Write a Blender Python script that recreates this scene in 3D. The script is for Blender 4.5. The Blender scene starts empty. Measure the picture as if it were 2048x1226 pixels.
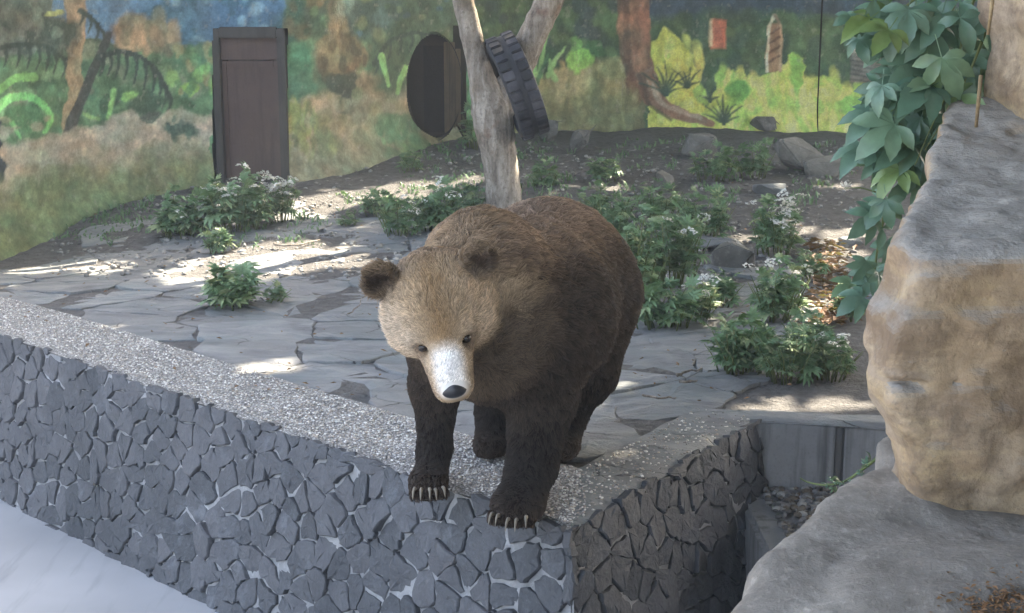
import bpy, bmesh, math, random
import numpy as np
from mathutils import Vector, Matrix, Quaternion

random.seed(7)
rng = np.random.default_rng(7)
SC = bpy.context.scene
COL = SC.collection
R = math.radians

# ------------------------------------------------------------------ camera
CAM_H, PITCH, FPX = 1.8, R(12.0), 2813.0          # focal length in pixels of a 2048 px wide frame
cam_d = bpy.data.cameras.new('camera')
cam = bpy.data.objects.new('camera', cam_d); COL.objects.link(cam)
cam.location = (0, 0, CAM_H); cam.rotation_euler = (math.pi/2 - PITCH, 0, 0)
cam_d.sensor_width = 36; cam_d.lens = 36*FPX/2048
cam_d.clip_start = 0.05; cam_d.clip_end = 2000
SC.camera = cam

# ------------------------------------------------------------------ sky, sun, exposure
SUN = Vector((0.40, 0.55, 0.73)).normalized()    # direction to the sun
elev = math.asin(SUN.z); azim = math.atan2(SUN.x, SUN.y)
w = bpy.data.worlds.new('World'); SC.world = w; w.use_nodes = True
nt = w.node_tree
sky = nt.nodes.new('ShaderNodeTexSky'); sky.sky_type = 'NISHITA'; sky.sun_disc = False
sky.sun_elevation = elev; sky.sun_rotation = azim
sky.air_density = 0.8; sky.dust_density = 5.0; sky.ozone_density = 0.5
nt.links.new(sky.outputs[0], nt.nodes['Background'].inputs[0])
nt.nodes['Background'].inputs[1].default_value = 0.15
sl = bpy.data.lights.new('sun', 'SUN'); sl.energy = 3.2; sl.angle = R(0.6); sl.color = (1, 0.94, 0.85)
so = bpy.data.objects.new('sun', sl); COL.objects.link(so)
so.rotation_euler = SUN.to_track_quat('Z', 'Y').to_euler()
so.location = SUN*40
SC.view_settings.view_transform = 'Standard'; SC.view_settings.look = 'None'
SC.view_settings.gamma = 1.0; SC.view_settings.use_curve_mapping = False
SC.view_settings.exposure = 3.25
SC.view_settings.use_white_balance = True; SC.view_settings.white_balance_temperature = 7500; SC.view_settings.white_balance_tint = 8
SC.render.engine = 'CYCLES'
SC.cycles.use_denoising = True
SC.cycles.max_bounces = 8; SC.cycles.diffuse_bounces = 4; SC.cycles.transparent_max_bounces = 8
SC.cycles.caustics_reflective = False; SC.cycles.caustics_refractive = False

# ------------------------------------------------------------------ pixel <-> world
CT, ST = math.cos(PITCH), math.sin(PITCH)
def ray(px, py):
    u = (px-1024)/FPX; v = (py-613)/FPX
    return Vector((u, CT - v*ST, -ST - v*CT))
def at_y(px, py, Y):
    d = ray(px, py); t = Y/d.y
    return Vector((d.x*t, Y, CAM_H + d.z*t))
def at_z(px, py, Z):
    d = ray(px, py); t = (Z-CAM_H)/d.z
    return Vector((d.x*t, d.y*t, Z))
def project(P):                                     # numpy (n,3) -> px, py
    P = np.asarray(P, float); q = P - np.array([0, 0, CAM_H])
    dep = q[:, 1]*CT - q[:, 2]*ST
    dn = -q[:, 1]*ST - q[:, 2]*CT
    return 1024 + FPX*q[:, 0]/dep, 613 + FPX*dn/dep

# terrain height: a thin-plate surface through measured points
_cp = []
for px, py, D in ((0, 520, 11.0), (200, 410, 12.3), (430, 365, 13.0), (575, 362, 13.1), (740, 325, 14.0), (860, 285, 15.2),
                  (1050, 262, 16.6), (1400, 255, 17.0), (1720, 265, 17.0)):
    p = at_y(px, py, D); _cp.append((p.x, p.y, p.z))
_cp += [(x, y, 0.0) for x, y in ((-5, 9.6), (-3.4, 8.2), (-2.2, 7.2), (-1, 6.1), (0.2, 4.7), (0.6, 5.4), (1.05, 6.1), (2, 6.2), (3.5, 6.2),
                                 (0, 6.5), (-1.5, 7.5), (-2.5, 8.8), (0, 8.3), (2, 8))]
_cp += [(1.0, 10.5, .06), (3.5, 11, .08), (-1, 11, .06), (5, 8, 0.0), (6, 15, .25)]
_cp = np.array(_cp)
def _U(r2): return np.where(r2 > 1e-9, r2*np.log(np.maximum(r2, 1e-9)), 0)
def _tps(c):
    n = len(c); d2 = ((c[:, None, :2]-c[None, :, :2])**2).sum(-1)
    A = np.zeros((n+3, n+3)); A[:n, :n] = _U(d2) + np.eye(n)*0.4
    A[:n, n] = 1; A[:n, n+1:] = c[:, :2]; A[n, :n] = 1; A[n+1:, :n] = c[:, :2].T
    return np.linalg.solve(A, np.concatenate([c[:, 2], np.zeros(3)]))
_tw = _tps(_cp)
def gz_np(x, y):
    x = np.asarray(x, float); y = np.asarray(y, float)
    out = _tw[-3] + _tw[-2]*x + _tw[-1]*y
    for (cx, cy, _), wt in zip(_cp, _tw[:-3]):
        out = out + wt*_U((x-cx)**2 + (y-cy)**2)
    return np.clip(out, -0.4, 0.5)
_gx0, _gy0, _gs = -14.0, 0.0, .1
_GX, _GY = np.meshgrid(_gx0 + _gs*np.arange(281), _gy0 + _gs*np.arange(241), indexing='ij')
_GZ = gz_np(_GX, _GY).tolist()
def gz(x, y):
    u = min(max((x-_gx0)/_gs, 0), 279.999); v = min(max((y-_gy0)/_gs, 0), 239.999); i = int(u); j = int(v); u -= i; v -= j
    a = _GZ[i]; b = _GZ[i+1]
    return (a[j]*(1-v)+a[j+1]*v)*(1-u) + (b[j]*(1-v)+b[j+1]*v)*u
def ground(px, py):
    d = ray(px, py); t = 3.0; prev = t
    while t < 40:
        p = Vector((0, 0, CAM_H)) + d*t
        if p.z < gz(p.x, p.y): break
        prev = t; t += 0.15
    lo, hi = prev, t
    for _ in range(18):
        m = (lo+hi)/2; p = Vector((0, 0, CAM_H)) + d*m
        if p.z < gz(p.x, p.y): hi = m
        else: lo = m
    return Vector((0, 0, CAM_H)) + d*hi

# ------------------------------------------------------------------ noise (numpy)
def _hash(ix, iy, iz, seed):
    h = (ix.astype(np.int64)*374761393 + iy.astype(np.int64)*668265263 + iz.astype(np.int64)*2147483647 + seed*974634521) & 0xffffffff
    h = ((h ^ (h >> 13))*1274126177) & 0xffffffff
    h = ((h ^ (h >> 16))*2246822519) & 0xffffffff
    return ((h ^ (h >> 15)) & 0xffff)/65535.0
def vnoise(x, y, z=0.0, seed=0):
    x, y, z = np.broadcast_arrays(np.asarray(x, float), np.asarray(y, float), np.asarray(z, float))
    ix, iy, iz = np.floor(x), np.floor(y), np.floor(z)
    fx, fy, fz = x-ix, y-iy, z-iz
    fx, fy, fz = (f*f*(3-2*f) for f in (fx, fy, fz))
    out = 0
    for a in (0, 1):
        for b in (0, 1):
            for c in (0, 1):
                wgt = (fx if a else 1-fx)*(fy if b else 1-fy)*(fz if c else 1-fz)
                out = out + wgt*_hash(ix+a, iy+b, iz+c, seed)
    return out
def fbm(x, y, z=0.0, seed=0, octv=3):
    s = 0; a = 1; t = 0
    x = np.asarray(x, float); y = np.asarray(y, float); z = np.asarray(z, float)
    for i in range(octv):
        s = s + a*vnoise(x*2**i, y*2**i, z*2**i, seed+i*17); t += a; a *= .5
    return s/t                                     # 0..1

# ------------------------------------------------------------------ objects
def tag(o, label=None, cat=None, group=None, kind=None):
    if label: o['label'] = label
    if cat: o['category'] = cat
    if group: o['group'] = group
    if kind: o['kind'] = kind
    return o
def empty(name, loc=(0, 0, 0)):
    o = bpy.data.objects.new(name, None); COL.objects.link(o); o.location = loc
    o.empty_display_size = .1
    return o
def link(name, me, parent=None, mat=None, loc=None):
    o = bpy.data.objects.new(name, me); COL.objects.link(o)
    if mat is not None and not me.materials: me.materials.append(mat)
    if parent is not None: o.parent = parent
    if loc is not None: o.location = loc
    return o
def mesh(name, V, F, smooth=False):
    me = bpy.data.meshes.new(name)
    me.from_pydata([tuple(v) for v in V], [], [tuple(f) for f in F]); me.update()
    if smooth: me.shade_smooth()
    return me
def fast_mesh(name, V, Q, smooth=True):            # numpy verts, faces all of one size
    V = np.ascontiguousarray(V, np.float32); Q = np.ascontiguousarray(Q, np.int32)
    me = bpy.data.meshes.new(name)
    n, k = Q.shape
    me.vertices.add(len(V)); me.vertices.foreach_set('co', V.ravel())
    me.loops.add(n*k); me.loops.foreach_set('vertex_index', Q.ravel())
    me.polygons.add(n); me.polygons.foreach_set('loop_start', np.arange(0, n*k, k, dtype=np.int32))
    me.update(calc_edges=True); me.validate()
    if smooth: me.shade_smooth()
    return me
def vcol(me, C, name='paint'):
    a = me.color_attributes.new(name, 'FLOAT_COLOR', 'POINT')
    C4 = np.ones((len(me.vertices), 4), np.float32); C4[:, :3] = C
    a.data.foreach_set('color', C4.ravel())
def box_mesh(name, sx, sy, sz, bev=0.006):
    bm = bmesh.new(); bmesh.ops.create_cube(bm, size=1)
    for v in bm.verts: v.co = (v.co.x*sx, v.co.y*sy, v.co.z*sz)
    if bev: bmesh.ops.bevel(bm, geom=bm.edges[:], offset=bev, segments=2, affect='EDGES')
    me = bpy.data.meshes.new(name); bm.to_mesh(me); bm.free()
    return me
def tube(name, pts, rad, seg=10, cap=True, wob=0.0):
    pts = [Vector(p) for p in pts]; V = []; F = []
    up = Vector((0, 0, 1))
    nrm = None
    for i, p in enumerate(pts):
        t = (pts[min(i+1, len(pts)-1)] - pts[max(i-1, 0)]).normalized()
        if nrm is None:
            nrm = t.cross(up)
            if nrm.length < .1: nrm = t.cross(Vector((1, 0, 0)))
        nrm = (nrm - t*nrm.dot(t)).normalized(); b = t.cross(nrm)
        for k in range(seg):
            a = 2*math.pi*k/seg
            r = rad[i]*(1 + wob*(random.random()-.5))
            V.append(p + nrm*math.cos(a)*r + b*math.sin(a)*r)
    for i in range(len(pts)-1):
        for k in range(seg):
            F.append((i*seg+k, i*seg+(k+1) % seg, (i+1)*seg+(k+1) % seg, (i+1)*seg+k))
    if cap:
        F.append(tuple(range(seg))[::-1]); F.append(tuple((len(pts)-1)*seg+k for k in range(seg)))
    return mesh(name, V, F, True)
def spline(pts, n):                                 # Catmull-Rom resample of tuples
    P = np.array(pts, float); P = np.vstack([2*P[0]-P[1], P, 2*P[-1]-P[-2]])
    out = []; m = len(P)-3
    for i in range(n):
        u = i/(n-1)*m; k = min(int(u), m-1); t = u-k
        a, b, c, d = P[k:k+4]
        out.append(.5*(2*b + (c-a)*t + (2*a-5*b+4*c-d)*t*t + (3*b-a-3*c+d)*t**3))
    return np.array(out)

# ------------------------------------------------------------------ signed distance fields -> mesh (surface nets)
def smin(a, b, k):
    h = np.clip(.5 + .5*(b-a)/k, 0, 1)
    return b*(1-h) + a*h - k*h*(1-h)
def sd_cone(P, a, b, ra, rb):
    a = np.array(a, np.float32); b = np.array(b, np.float32); ab = b-a
    t = np.clip(((P-a)@ab)/max(ab@ab, 1e-9), 0, 1)
    return np.linalg.norm(P - a - t[..., None]*ab, axis=-1) - (ra + (rb-ra)*t)
def sd_ell(P, c, r, M=None):
    q = P - np.array(c, np.float32)
    if M is not None: q = q@np.array(M, np.float32).T
    r = np.array(r, np.float32)
    k0 = np.linalg.norm(q/r, axis=-1); k1 = np.linalg.norm(q/(r*r), axis=-1)
    return k0*(k0-1)/np.maximum(k1, 1e-6)
def sd_box(P, c, h, rad, ang=0.0):
    q = P - np.array(c, np.float32)
    if ang:
        ca, sa = math.cos(ang), math.sin(ang)
        q = np.stack([q[..., 0]*ca + q[..., 1]*sa, -q[..., 0]*sa + q[..., 1]*ca, q[..., 2]], -1)
    d = np.abs(q) - (np.array(h, np.float32)-rad)
    return np.linalg.norm(np.maximum(d, 0), axis=-1) + np.minimum(d.max(-1), 0) - rad
def grid_points(lo, hi, h):
    ax = [np.arange(lo[i], hi[i]+h, h, dtype=np.float32) for i in range(3)]
    return np.stack(np.meshgrid(*ax, indexing='ij'), -1)
def surface_nets(D, lo, h):
    ins = D < 0
    s = ins.astype(np.int8)
    c = sum(s[a:s.shape[0]-1+a, b:s.shape[1]-1+b, d:s.shape[2]-1+d] for a in (0, 1) for b in (0, 1) for d in (0, 1))
    act = (c > 0) & (c < 8)
    idx = np.full(act.shape, -1, np.int64); I = np.argwhere(act); idx[act] = np.arange(len(I))
    acc = np.zeros((len(I), 3)); cnt = np.zeros(len(I))
    cor = [(a, b, d) for a in (0, 1) for b in (0, 1) for d in (0, 1)]
    for p in cor:
        for ax in range(3):
            if p[ax]: continue
            q = list(p); q[ax] = 1
            va = D[I[:, 0]+p[0], I[:, 1]+p[1], I[:, 2]+p[2]]; vb = D[I[:, 0]+q[0], I[:, 1]+q[1], I[:, 2]+q[2]]
            m = (va < 0) != (vb < 0)
            t = va[m]/(va[m]-vb[m])
            pt = np.tile(np.array(p, float), (m.sum(), 1)); pt[:, ax] = t
            acc[m] += pt; cnt[m] += 1
    V = (I + acc/cnt[:, None])*h + np.array(lo)
    Q = []
    for ax in range(3):
        sl0 = [slice(None)]*3; sl1 = [slice(None)]*3
        sl0[ax] = slice(0, -1); sl1[ax] = slice(1, None)
        a = ins[tuple(sl0)]; b = ins[tuple(sl1)]
        E = np.argwhere(a != b); u, v = (ax+1) % 3, (ax+2) % 3
        ok = (E[:, u] > 0) & (E[:, v] > 0) & (E[:, u] < D.shape[u]-1) & (E[:, v] < D.shape[v]-1)
        E = E[ok]
        def cell(du, dv):
            e = E.copy(); e[:, u] += du; e[:, v] += dv
            return idx[e[:, 0], e[:, 1], e[:, 2]]
        q = np.stack([cell(-1, -1), cell(0, -1), cell(0, 0), cell(-1, 0)], 1)
        fl = a[E[:, 0], E[:, 1], E[:, 2]]
        q[~fl] = q[~fl][:, ::-1]
        Q.append(q)
    Q = np.concatenate(Q); Q = Q[(Q >= 0).all(1)]
    return V, Q
def relax(V, Q, it=2, lam=.5):
    e = np.concatenate([Q[:, [i, (i+1) % 4]] for i in range(4)])
    for _ in range(it):
        s = np.zeros_like(V); n = np.zeros(len(V))
        for a, b in ((0, 1), (1, 0)):
            np.add.at(s, e[:, a], V[e[:, b]]); np.add.at(n, e[:, a], 1)
        V = V + lam*(s/np.maximum(n, 1)[:, None] - V)
    return V

# ------------------------------------------------------------------ materials
def srgb(r, g, b):
    f = lambda c: (c/255/12.92) if c/255 <= .04045 else ((c/255+.055)/1.055)**2.4
    return (f(r), f(g), f(b))
def node(nt, typ, **kw):
    n = nt.nodes.new(typ)
    for k, v in kw.items(): setattr(n, k, v)
    return n
def new_mat(name, rough=.8, spec=.3):
    m = bpy.data.materials.new(name); m.use_nodes = True
    b = m.node_tree.nodes['Principled BSDF']
    b.inputs['Roughness'].default_value = rough; b.inputs['Specular IOR Level'].default_value = spec
    return m, m.node_tree, b
def ramp(nt, fac, stops, interp='LINEAR'):
    r = node(nt, 'ShaderNodeValToRGB'); r.color_ramp.interpolation = interp
    el = r.color_ramp.elements
    while len(el) < len(stops): el.new(.5)
    for e, (p, c) in zip(el, stops):
        e.position = p; e.color = (*c, 1) if len(c) == 3 else c
    nt.links.new(fac, r.inputs[0]); return r.outputs[0]
def noise(nt, vec, scale, detail=5, rough=.6, dist=0.0, out=0):
    n = node(nt, 'ShaderNodeTexNoise'); n.inputs['Scale'].default_value = scale
    n.inputs['Detail'].default_value = detail; n.inputs['Roughness'].default_value = rough
    n.inputs['Distortion'].default_value = dist
    if vec is not None: nt.links.new(vec, n.inputs['Vector'])
    return n.outputs[out]
def mix(nt, fac, a, b, mode='MIX'):
    n = node(nt, 'ShaderNodeMix', data_type='RGBA', blend_type=mode)
    for s, v in ((0, fac), (6, a), (7, b)):
        if isinstance(v, (int, float)): n.inputs[s].default_value = v
        elif isinstance(v, tuple): n.inputs[s].default_value = (*v, 1)
        else: nt.links.new(v, n.inputs[s])
    return n.outputs[2]
def math_n(nt, op, a, b=None):
    n = node(nt, 'ShaderNodeMath', operation=op)
    for s, v in ((0, a), (1, b)):
        if v is None: continue
        if isinstance(v, (int, float)): n.inputs[s].default_value = v
        else: nt.links.new(v, n.inputs[s])
    return n.outputs[0]
def bump(nt, bsdf, h, strength=.5, dist=.01, prev=None):
    n = node(nt, 'ShaderNodeBump'); n.inputs['Strength'].default_value = strength; n.inputs['Distance'].default_value = dist
    nt.links.new(h, n.inputs['Height'])
    if prev is not None: nt.links.new(prev, n.inputs['Normal'])
    nt.links.new(n.outputs[0], bsdf.inputs['Normal']); return n.outputs[0]
def wpos(nt): return node(nt, 'ShaderNodeNewGeometry').outputs['Position']
def scaled(nt, vec, s, rot=(0, 0, 0)):
    n = node(nt, 'ShaderNodeMapping'); n.inputs['Scale'].default_value = s; n.inputs['Rotation'].default_value = rot
    nt.links.new(vec, n.inputs['Vector']); return n.outputs[0]
def orand(nt): return node(nt, 'ShaderNodeObjectInfo').outputs['Random']

def mat_stone(name, lo, hi, sc=14, rough=.75, per=.35, bstr=.6, tint=None):
    m, t, b = new_mat(name, rough, .35)
    p = wpos(t)
    n1 = noise(t, p, sc, 6, .65); n2 = noise(t, p, sc*5, 4, .7)
    c = ramp(t, n1, [(.3, lo), (.7, hi)])
    v = ramp(t, orand(t), [(0, (1-per,)*3), (1, (1+per,)*3)])
    c = mix(t, 1.0, c, v, 'MULTIPLY')
    if tint: c = mix(t, math_n(t, 'MULTIPLY', orand(t), .6), c, tint)
    c = mix(t, ramp(t, n2, [(.55, (0,)*3), (.75, (.35,)*3)]), c, tuple(min(1, x*1.9) for x in hi))
    c = mix(t, ramp(t, noise(t, p, 5.5, 7, .75), [(.56, (0,)*3), (.70, (.5,)*3)]), c, tuple(min(1, x*2.0) for x in hi))
    c = mix(t, ramp(t, noise(t, p, 1.6, 5, .6), [(.5, (0,)*3), (.68, (.5,)*3)]), c, tuple(x*.55 for x in lo))
    t.links.new(c, b.inputs['Base Color'])
    h = math_n(t, 'ADD', n1, math_n(t, 'MULTIPLY', n2, .4))
    bump(t, b, h, bstr, .012)
    return m
M = {}
M['basalt'] = mat_stone('basalt', (.066, .072, .082), (.106, .114, .128), 16, .65, .34, .9, (.082, .078, .082))
M['mortar'] = mat_stone('mortar', (.19, .196, .205), (.36, .36, .365), 7, .9, 0, .8)
M['slab'] = None
def mat_slab():
    m, t, b = new_mat('paving_slab', .72, .35)
    p = wpos(t)
    st = scaled(t, mix(t, .35, p, noise(t, p, 1.3, 3, out=1), 'ADD'), (1.0, 2.4, 2.0), (0, 0, R(-24)))
    n1 = noise(t, st, 2.6, 8, .62, .6); n2 = noise(t, p, 3.0, 5, .6); n3 = noise(t, p, 45, 6, .75)
    c = ramp(t, n1, [(.28, (.15, .153, .16)), (.5, (.265, .27, .275)), (.72, (.39, .385, .375))])
    c = mix(t, ramp(t, n2, [(.45, (0,)*3), (.68, (.75,)*3)]), c, (.22, .255, .26))
    c = mix(t, ramp(t, noise(t, p, 1.1, 3), [(.5, (0,)*3), (.7, (.5,)*3)]), c, (.33, .31, .295))
    v = ramp(t, orand(t), [(0, (.86,)*3), (1, (1.12,)*3)])
    c = mix(t, 1.0, c, v, 'MULTIPLY')
    # hairline cracks: thin dark lines along warped cell borders
    vo = node(t, 'ShaderNodeTexVoronoi', feature='DISTANCE_TO_EDGE'); vo.inputs['Scale'].default_value = 2.3
    wv = mix(t, .12, p, noise(t, p, 4, 4, out=1), 'ADD'); t.links.new(scaled(t, wv, (1, 1.9, 1)), vo.inputs['Vector'])
    cr = ramp(t, vo.outputs['Distance'], [(0, (1,)*3), (.012, (.0,)*3)])
    msk = ramp(t, noise(t, p, 2.2, 2), [(.48, (0,)*3), (.6, (.8,)*3)])
    crk = mix(t, 1.0, cr, msk, 'MULTIPLY')
    c = mix(t, crk, c, (.05, .047, .045))
    c = mix(t, ramp(t, n3, [(.62, (0,)*3), (.75, (.4,)*3)]), c, (.4, .38, .36))
    t.links.new(c, b.inputs['Base Color'])
    h = math_n(t, 'SUBTRACT', math_n(t, 'ADD', n1, math_n(t, 'MULTIPLY', n3, .22)), math_n(t, 'MULTIPLY', crk, .5))
    bump(t, b, h, 1.0, .06)
    return m
M['slab'] = mat_slab()
def mat_soil():
    m, t, b = new_mat('soil', .95, .15)
    p = wpos(t)
    n1 = noise(t, p, 1.3, 7, .65); n2 = noise(t, p, 14, 5, .7); n3 = noise(t, p, 55, 3, .7)
    c = ramp(t, n1, [(.3, (.19, .18, .165)), (.5, (.30, .287, .268)), (.7, (.41, .395, .37))])
    c = mix(t, ramp(t, n2, [(.45, (0,)*3), (.7, (.7,)*3)]), c, (.16, .15, .138))
    c = mix(t, ramp(t, n3, [(.6, (0,)*3), (.7, (.5,)*3)]), c, (.30, .27, .235))
    c = mix(t, ramp(t, noise(t, p, .9, 4), [(.55, (0,)*3), (.7, (.5,)*3)]), c, (.07, .085, .045))
    # grey grit swept over the paved front part
    sx = node(t, 'ShaderNodeSeparateXYZ'); t.links.new(p, sx.inputs[0])
    yy = math_n(t, 'ADD', math_n(t, 'MULTIPLY', sx.outputs[1], .1), math_n(t, 'MULTIPLY', math_n(t, 'SUBTRACT', n1, .5), .25))
    gm = ramp(t, yy, [(1.05, (1,)*3), (1.25, (0,)*3)])
    c = mix(t, gm, c, ramp(t, n2, [(.3, (.15, .145, .14)), (.7, (.26, .25, .245))]))
    t.links.new(c, b.inputs['Base Color'])
    bump(t, b, math_n(t, 'ADD', n2, math_n(t, 'MULTIPLY', n3, .5)), 1.0, .09)
    return m
M['soil'] = mat_soil()
def mat_pebblebed():
    m, t, b = new_mat('pebble_concrete', .75, .35)
    p = wpos(t)
    vo = node(t, 'ShaderNodeTexVoronoi'); vo.inputs['Scale'].default_value = 105
    t.links.new(p, vo.inputs['Vector'])
    sep = node(t, 'ShaderNodeSeparateColor'); t.links.new(vo.outputs['Color'], sep.inputs[0])
    c = ramp(t, sep.outputs[0], [(0, (.28, .265, .25)), (.4, (.46, .44, .415)), (.75, (.62, .60, .57)), (1, (.85, .83, .80))])
    c = mix(t, ramp(t, vo.outputs['Distance'], [(.3, (0,)*3), (.65, (.8,)*3)]), c, (.18, .17, .16))
    c = mix(t, ramp(t, noise(t, p, 2.5, 5), [(.48, (0,)*3), (.72, (.55,)*3)]), c, (.22, .205, .2))
    t.links.new(c, b.inputs['Base Color'])
    bump(t, b, math_n(t, 'SUBTRACT', 1.0, vo.outputs['Distance']), .9, .012)
    return m
M['pebblebed'] = mat_pebblebed()
def mat_pebble():
    m, t, b = new_mat('pebble', .6, .4)
    a = node(t, 'ShaderNodeAttribute', attribute_name='paint')
    t.links.new(a.outputs[0], b.inputs['Base Color'])
    return m
M['pebble'] = mat_pebble()
def mat_concrete(name, lo, hi, stain=None, rough=.85):
    m, t, b = new_mat(name, rough, .25)
    p = wpos(t)
    n1 = noise(t, p, 2.5, 7, .65); n2 = noise(t, scaled(t, p, (9, 9, .8)), 1.5, 4, .6); n3 = noise(t, p, 70, 3, .6)
    c = ramp(t, n1, [(.3, lo), (.7, hi)])
    if stain: c = mix(t, ramp(t, n2, [(.5, (0,)*3), (.7, (.85,)*3)]), c, stain)
    c = mix(t, ramp(t, n3, [(.55, (0,)*3), (.75, (.3,)*3)]), c, tuple(x*.5 for x in lo))
    t.links.new(c, b.inputs['Base Color'])
    bump(t, b, math_n(t, 'ADD', n1, math_n(t, 'MULTIPLY', n3, .15)), .5, .02)
    return m
M['moat'] = mat_concrete('moat_concrete', (.42, .435, .46), (.56, .575, .60), (.32, .33, .345), .55)
def mat_moat():
    m, t, b = new_mat('moat_concrete', .45, .4)
    p = wpos(t); n1 = noise(t, scaled(t, p, (1, 1, 1)), 1.4, 4, .5); n2 = noise(t, scaled(t, p, (9, .9, 1), (0, 0, R(28))), 1.1, 5, .6)
    c = ramp(t, n1, [(.3, (.30, .312, .33)), (.7, (.40, .412, .43))])
    c = mix(t, ramp(t, n2, [(.54, (0,)*3), (.70, (.6,)*3)]), c, (.20, .21, .225))
    t.links.new(c, b.inputs['Base Color']); bump(t, b, n1, .15, .01)
    return m
M['moat'] = mat_moat()
M['notch'] = mat_concrete('notch_concrete', (.20, .20, .205), (.32, .315, .31), (.09, .088, .085))
def mat_mural():
    m, t, b = new_mat('mural_paint', .85, .15)
    p = wpos(t)
    a = node(t, 'ShaderNodeAttribute', attribute_name='paint')
    n2 = noise(t, p, 9, 5, .7); n3 = noise(t, p, 45, 4, .7)
    c = mix(t, 1.0, a.outputs[0], ramp(t, n2, [(.3, (.82,)*3), (.7, (1.15,)*3)]), 'MULTIPLY')
    c = mix(t, 1.0, c, ramp(t, n3, [(.3, (.8,)*3), (.7, (1.18,)*3)]), 'MULTIPLY')
    # paint worn off in small flakes
    c = mix(t, ramp(t, noise(t, p, 6, 8, .75), [(.72, (0,)*3), (.80, (.3,)*3)]), c, (.22, .20, .175))
    t.links.new(c, b.inputs['Base Color'])
    bump(t, b, math_n(t, 'ADD', n2, math_n(t, 'MULTIPLY', n3, .5)), .5, .015)
    return m
M['mural'] = mat_mural()
def mat_leaf(name, lo, hi, rough=.45, trans=.3, yellow=None):
    m, t, b = new_mat(name, rough, .45)
    c = ramp(t, orand(t), [(0, lo), (.75, hi), (1, yellow or hi)])
    p = wpos(t)
    c = mix(t, 1.0, c, ramp(t, noise(t, p, 18, 3), [(.3, (.8,)*3), (.7, (1.2,)*3)]), 'MULTIPLY')
    t.links.new(c, b.inputs['Base Color'])
    tr = node(t, 'ShaderNodeBsdfTranslucent'); t.links.new(mix(t, .5, c, (.12, .2, .03)), tr.inputs[0])
    mx = node(t, 'ShaderNodeMixShader'); mx.inputs[0].default_value = trans
    t.links.new(b.outputs[0], mx.inputs[1]); t.links.new(tr.outputs[0], mx.inputs[2])
    t.links.new(mx.outputs[0], t.nodes['Material Output'].inputs[0])
    return m
M['herb'] = mat_leaf('herb_leaf', (.13, .225, .115), (.21, .335, .175), .45, .14, (.36, .42, .22))
M['vine'] = mat_leaf('vine_leaf', (.085, .165, .11), (.145, .25, .18), .32, .12, (.17, .25, .08))
M['canopy'] = mat_leaf('canopy_leaf', (.06, .11, .04), (.10, .17, .06), .5, .55)
M['stem'] = mat_leaf('herb_stem', (.10, .15, .05), (.17, .20, .08), .6, .1)
M['drystem'] = mat_stone('vine_stem', (.22, .15, .08), (.34, .25, .14), 20, .8, .2)
M['dry'] = mat_leaf('dry_leaf', (.16, .075, .035), (.36, .20, .10), .7, .2, (.5, .38, .2))
def mat_bark():
    m, t, b = new_mat('bark', .9, .2)
    p = wpos(t)
    st = scaled(t, p, (7, 7, 1.6)); n1 = noise(t, st, 2.2, 7, .7, .4); n2 = noise(t, p, 4, 4)
    n3 = noise(t, p, 35, 4, .7)
    c = ramp(t, n1, [(.3, (.14, .115, .095)), (.48, (.36, .305, .255)), (.66, (.60, .53, .46))])
    c = mix(t, ramp(t, n2, [(.52, (0,)*3), (.7, (.7,)*3)]), c, (.20, .155, .11))
    c = mix(t, ramp(t, noise(t, p, 2.6, 3), [(.6, (0,)*3), (.68, (.7,)*3)]), c, (.26, .12, .07))
    c = mix(t, ramp(t, n3, [(.3, (.5,)*3), (.5, (0,)*3)]), c, (.07, .06, .05))
    t.links.new(c, b.inputs['Base Color'])
    bump(t, b, math_n(t, 'ADD', n1, math_n(t, 'MULTIPLY', n3, .4)), .9, .04)
    return m
M['bark'] = mat_bark()
M['rubber'] = mat_stone('old_rubber', (.028, .028, .032), (.06, .06, .068), 10, .55, .2, .3)
M['rubber_dust'] = mat_stone('dusty_rubber', (.03, .03, .036), (.075, .075, .088), 7, .7, .5, .3)
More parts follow.
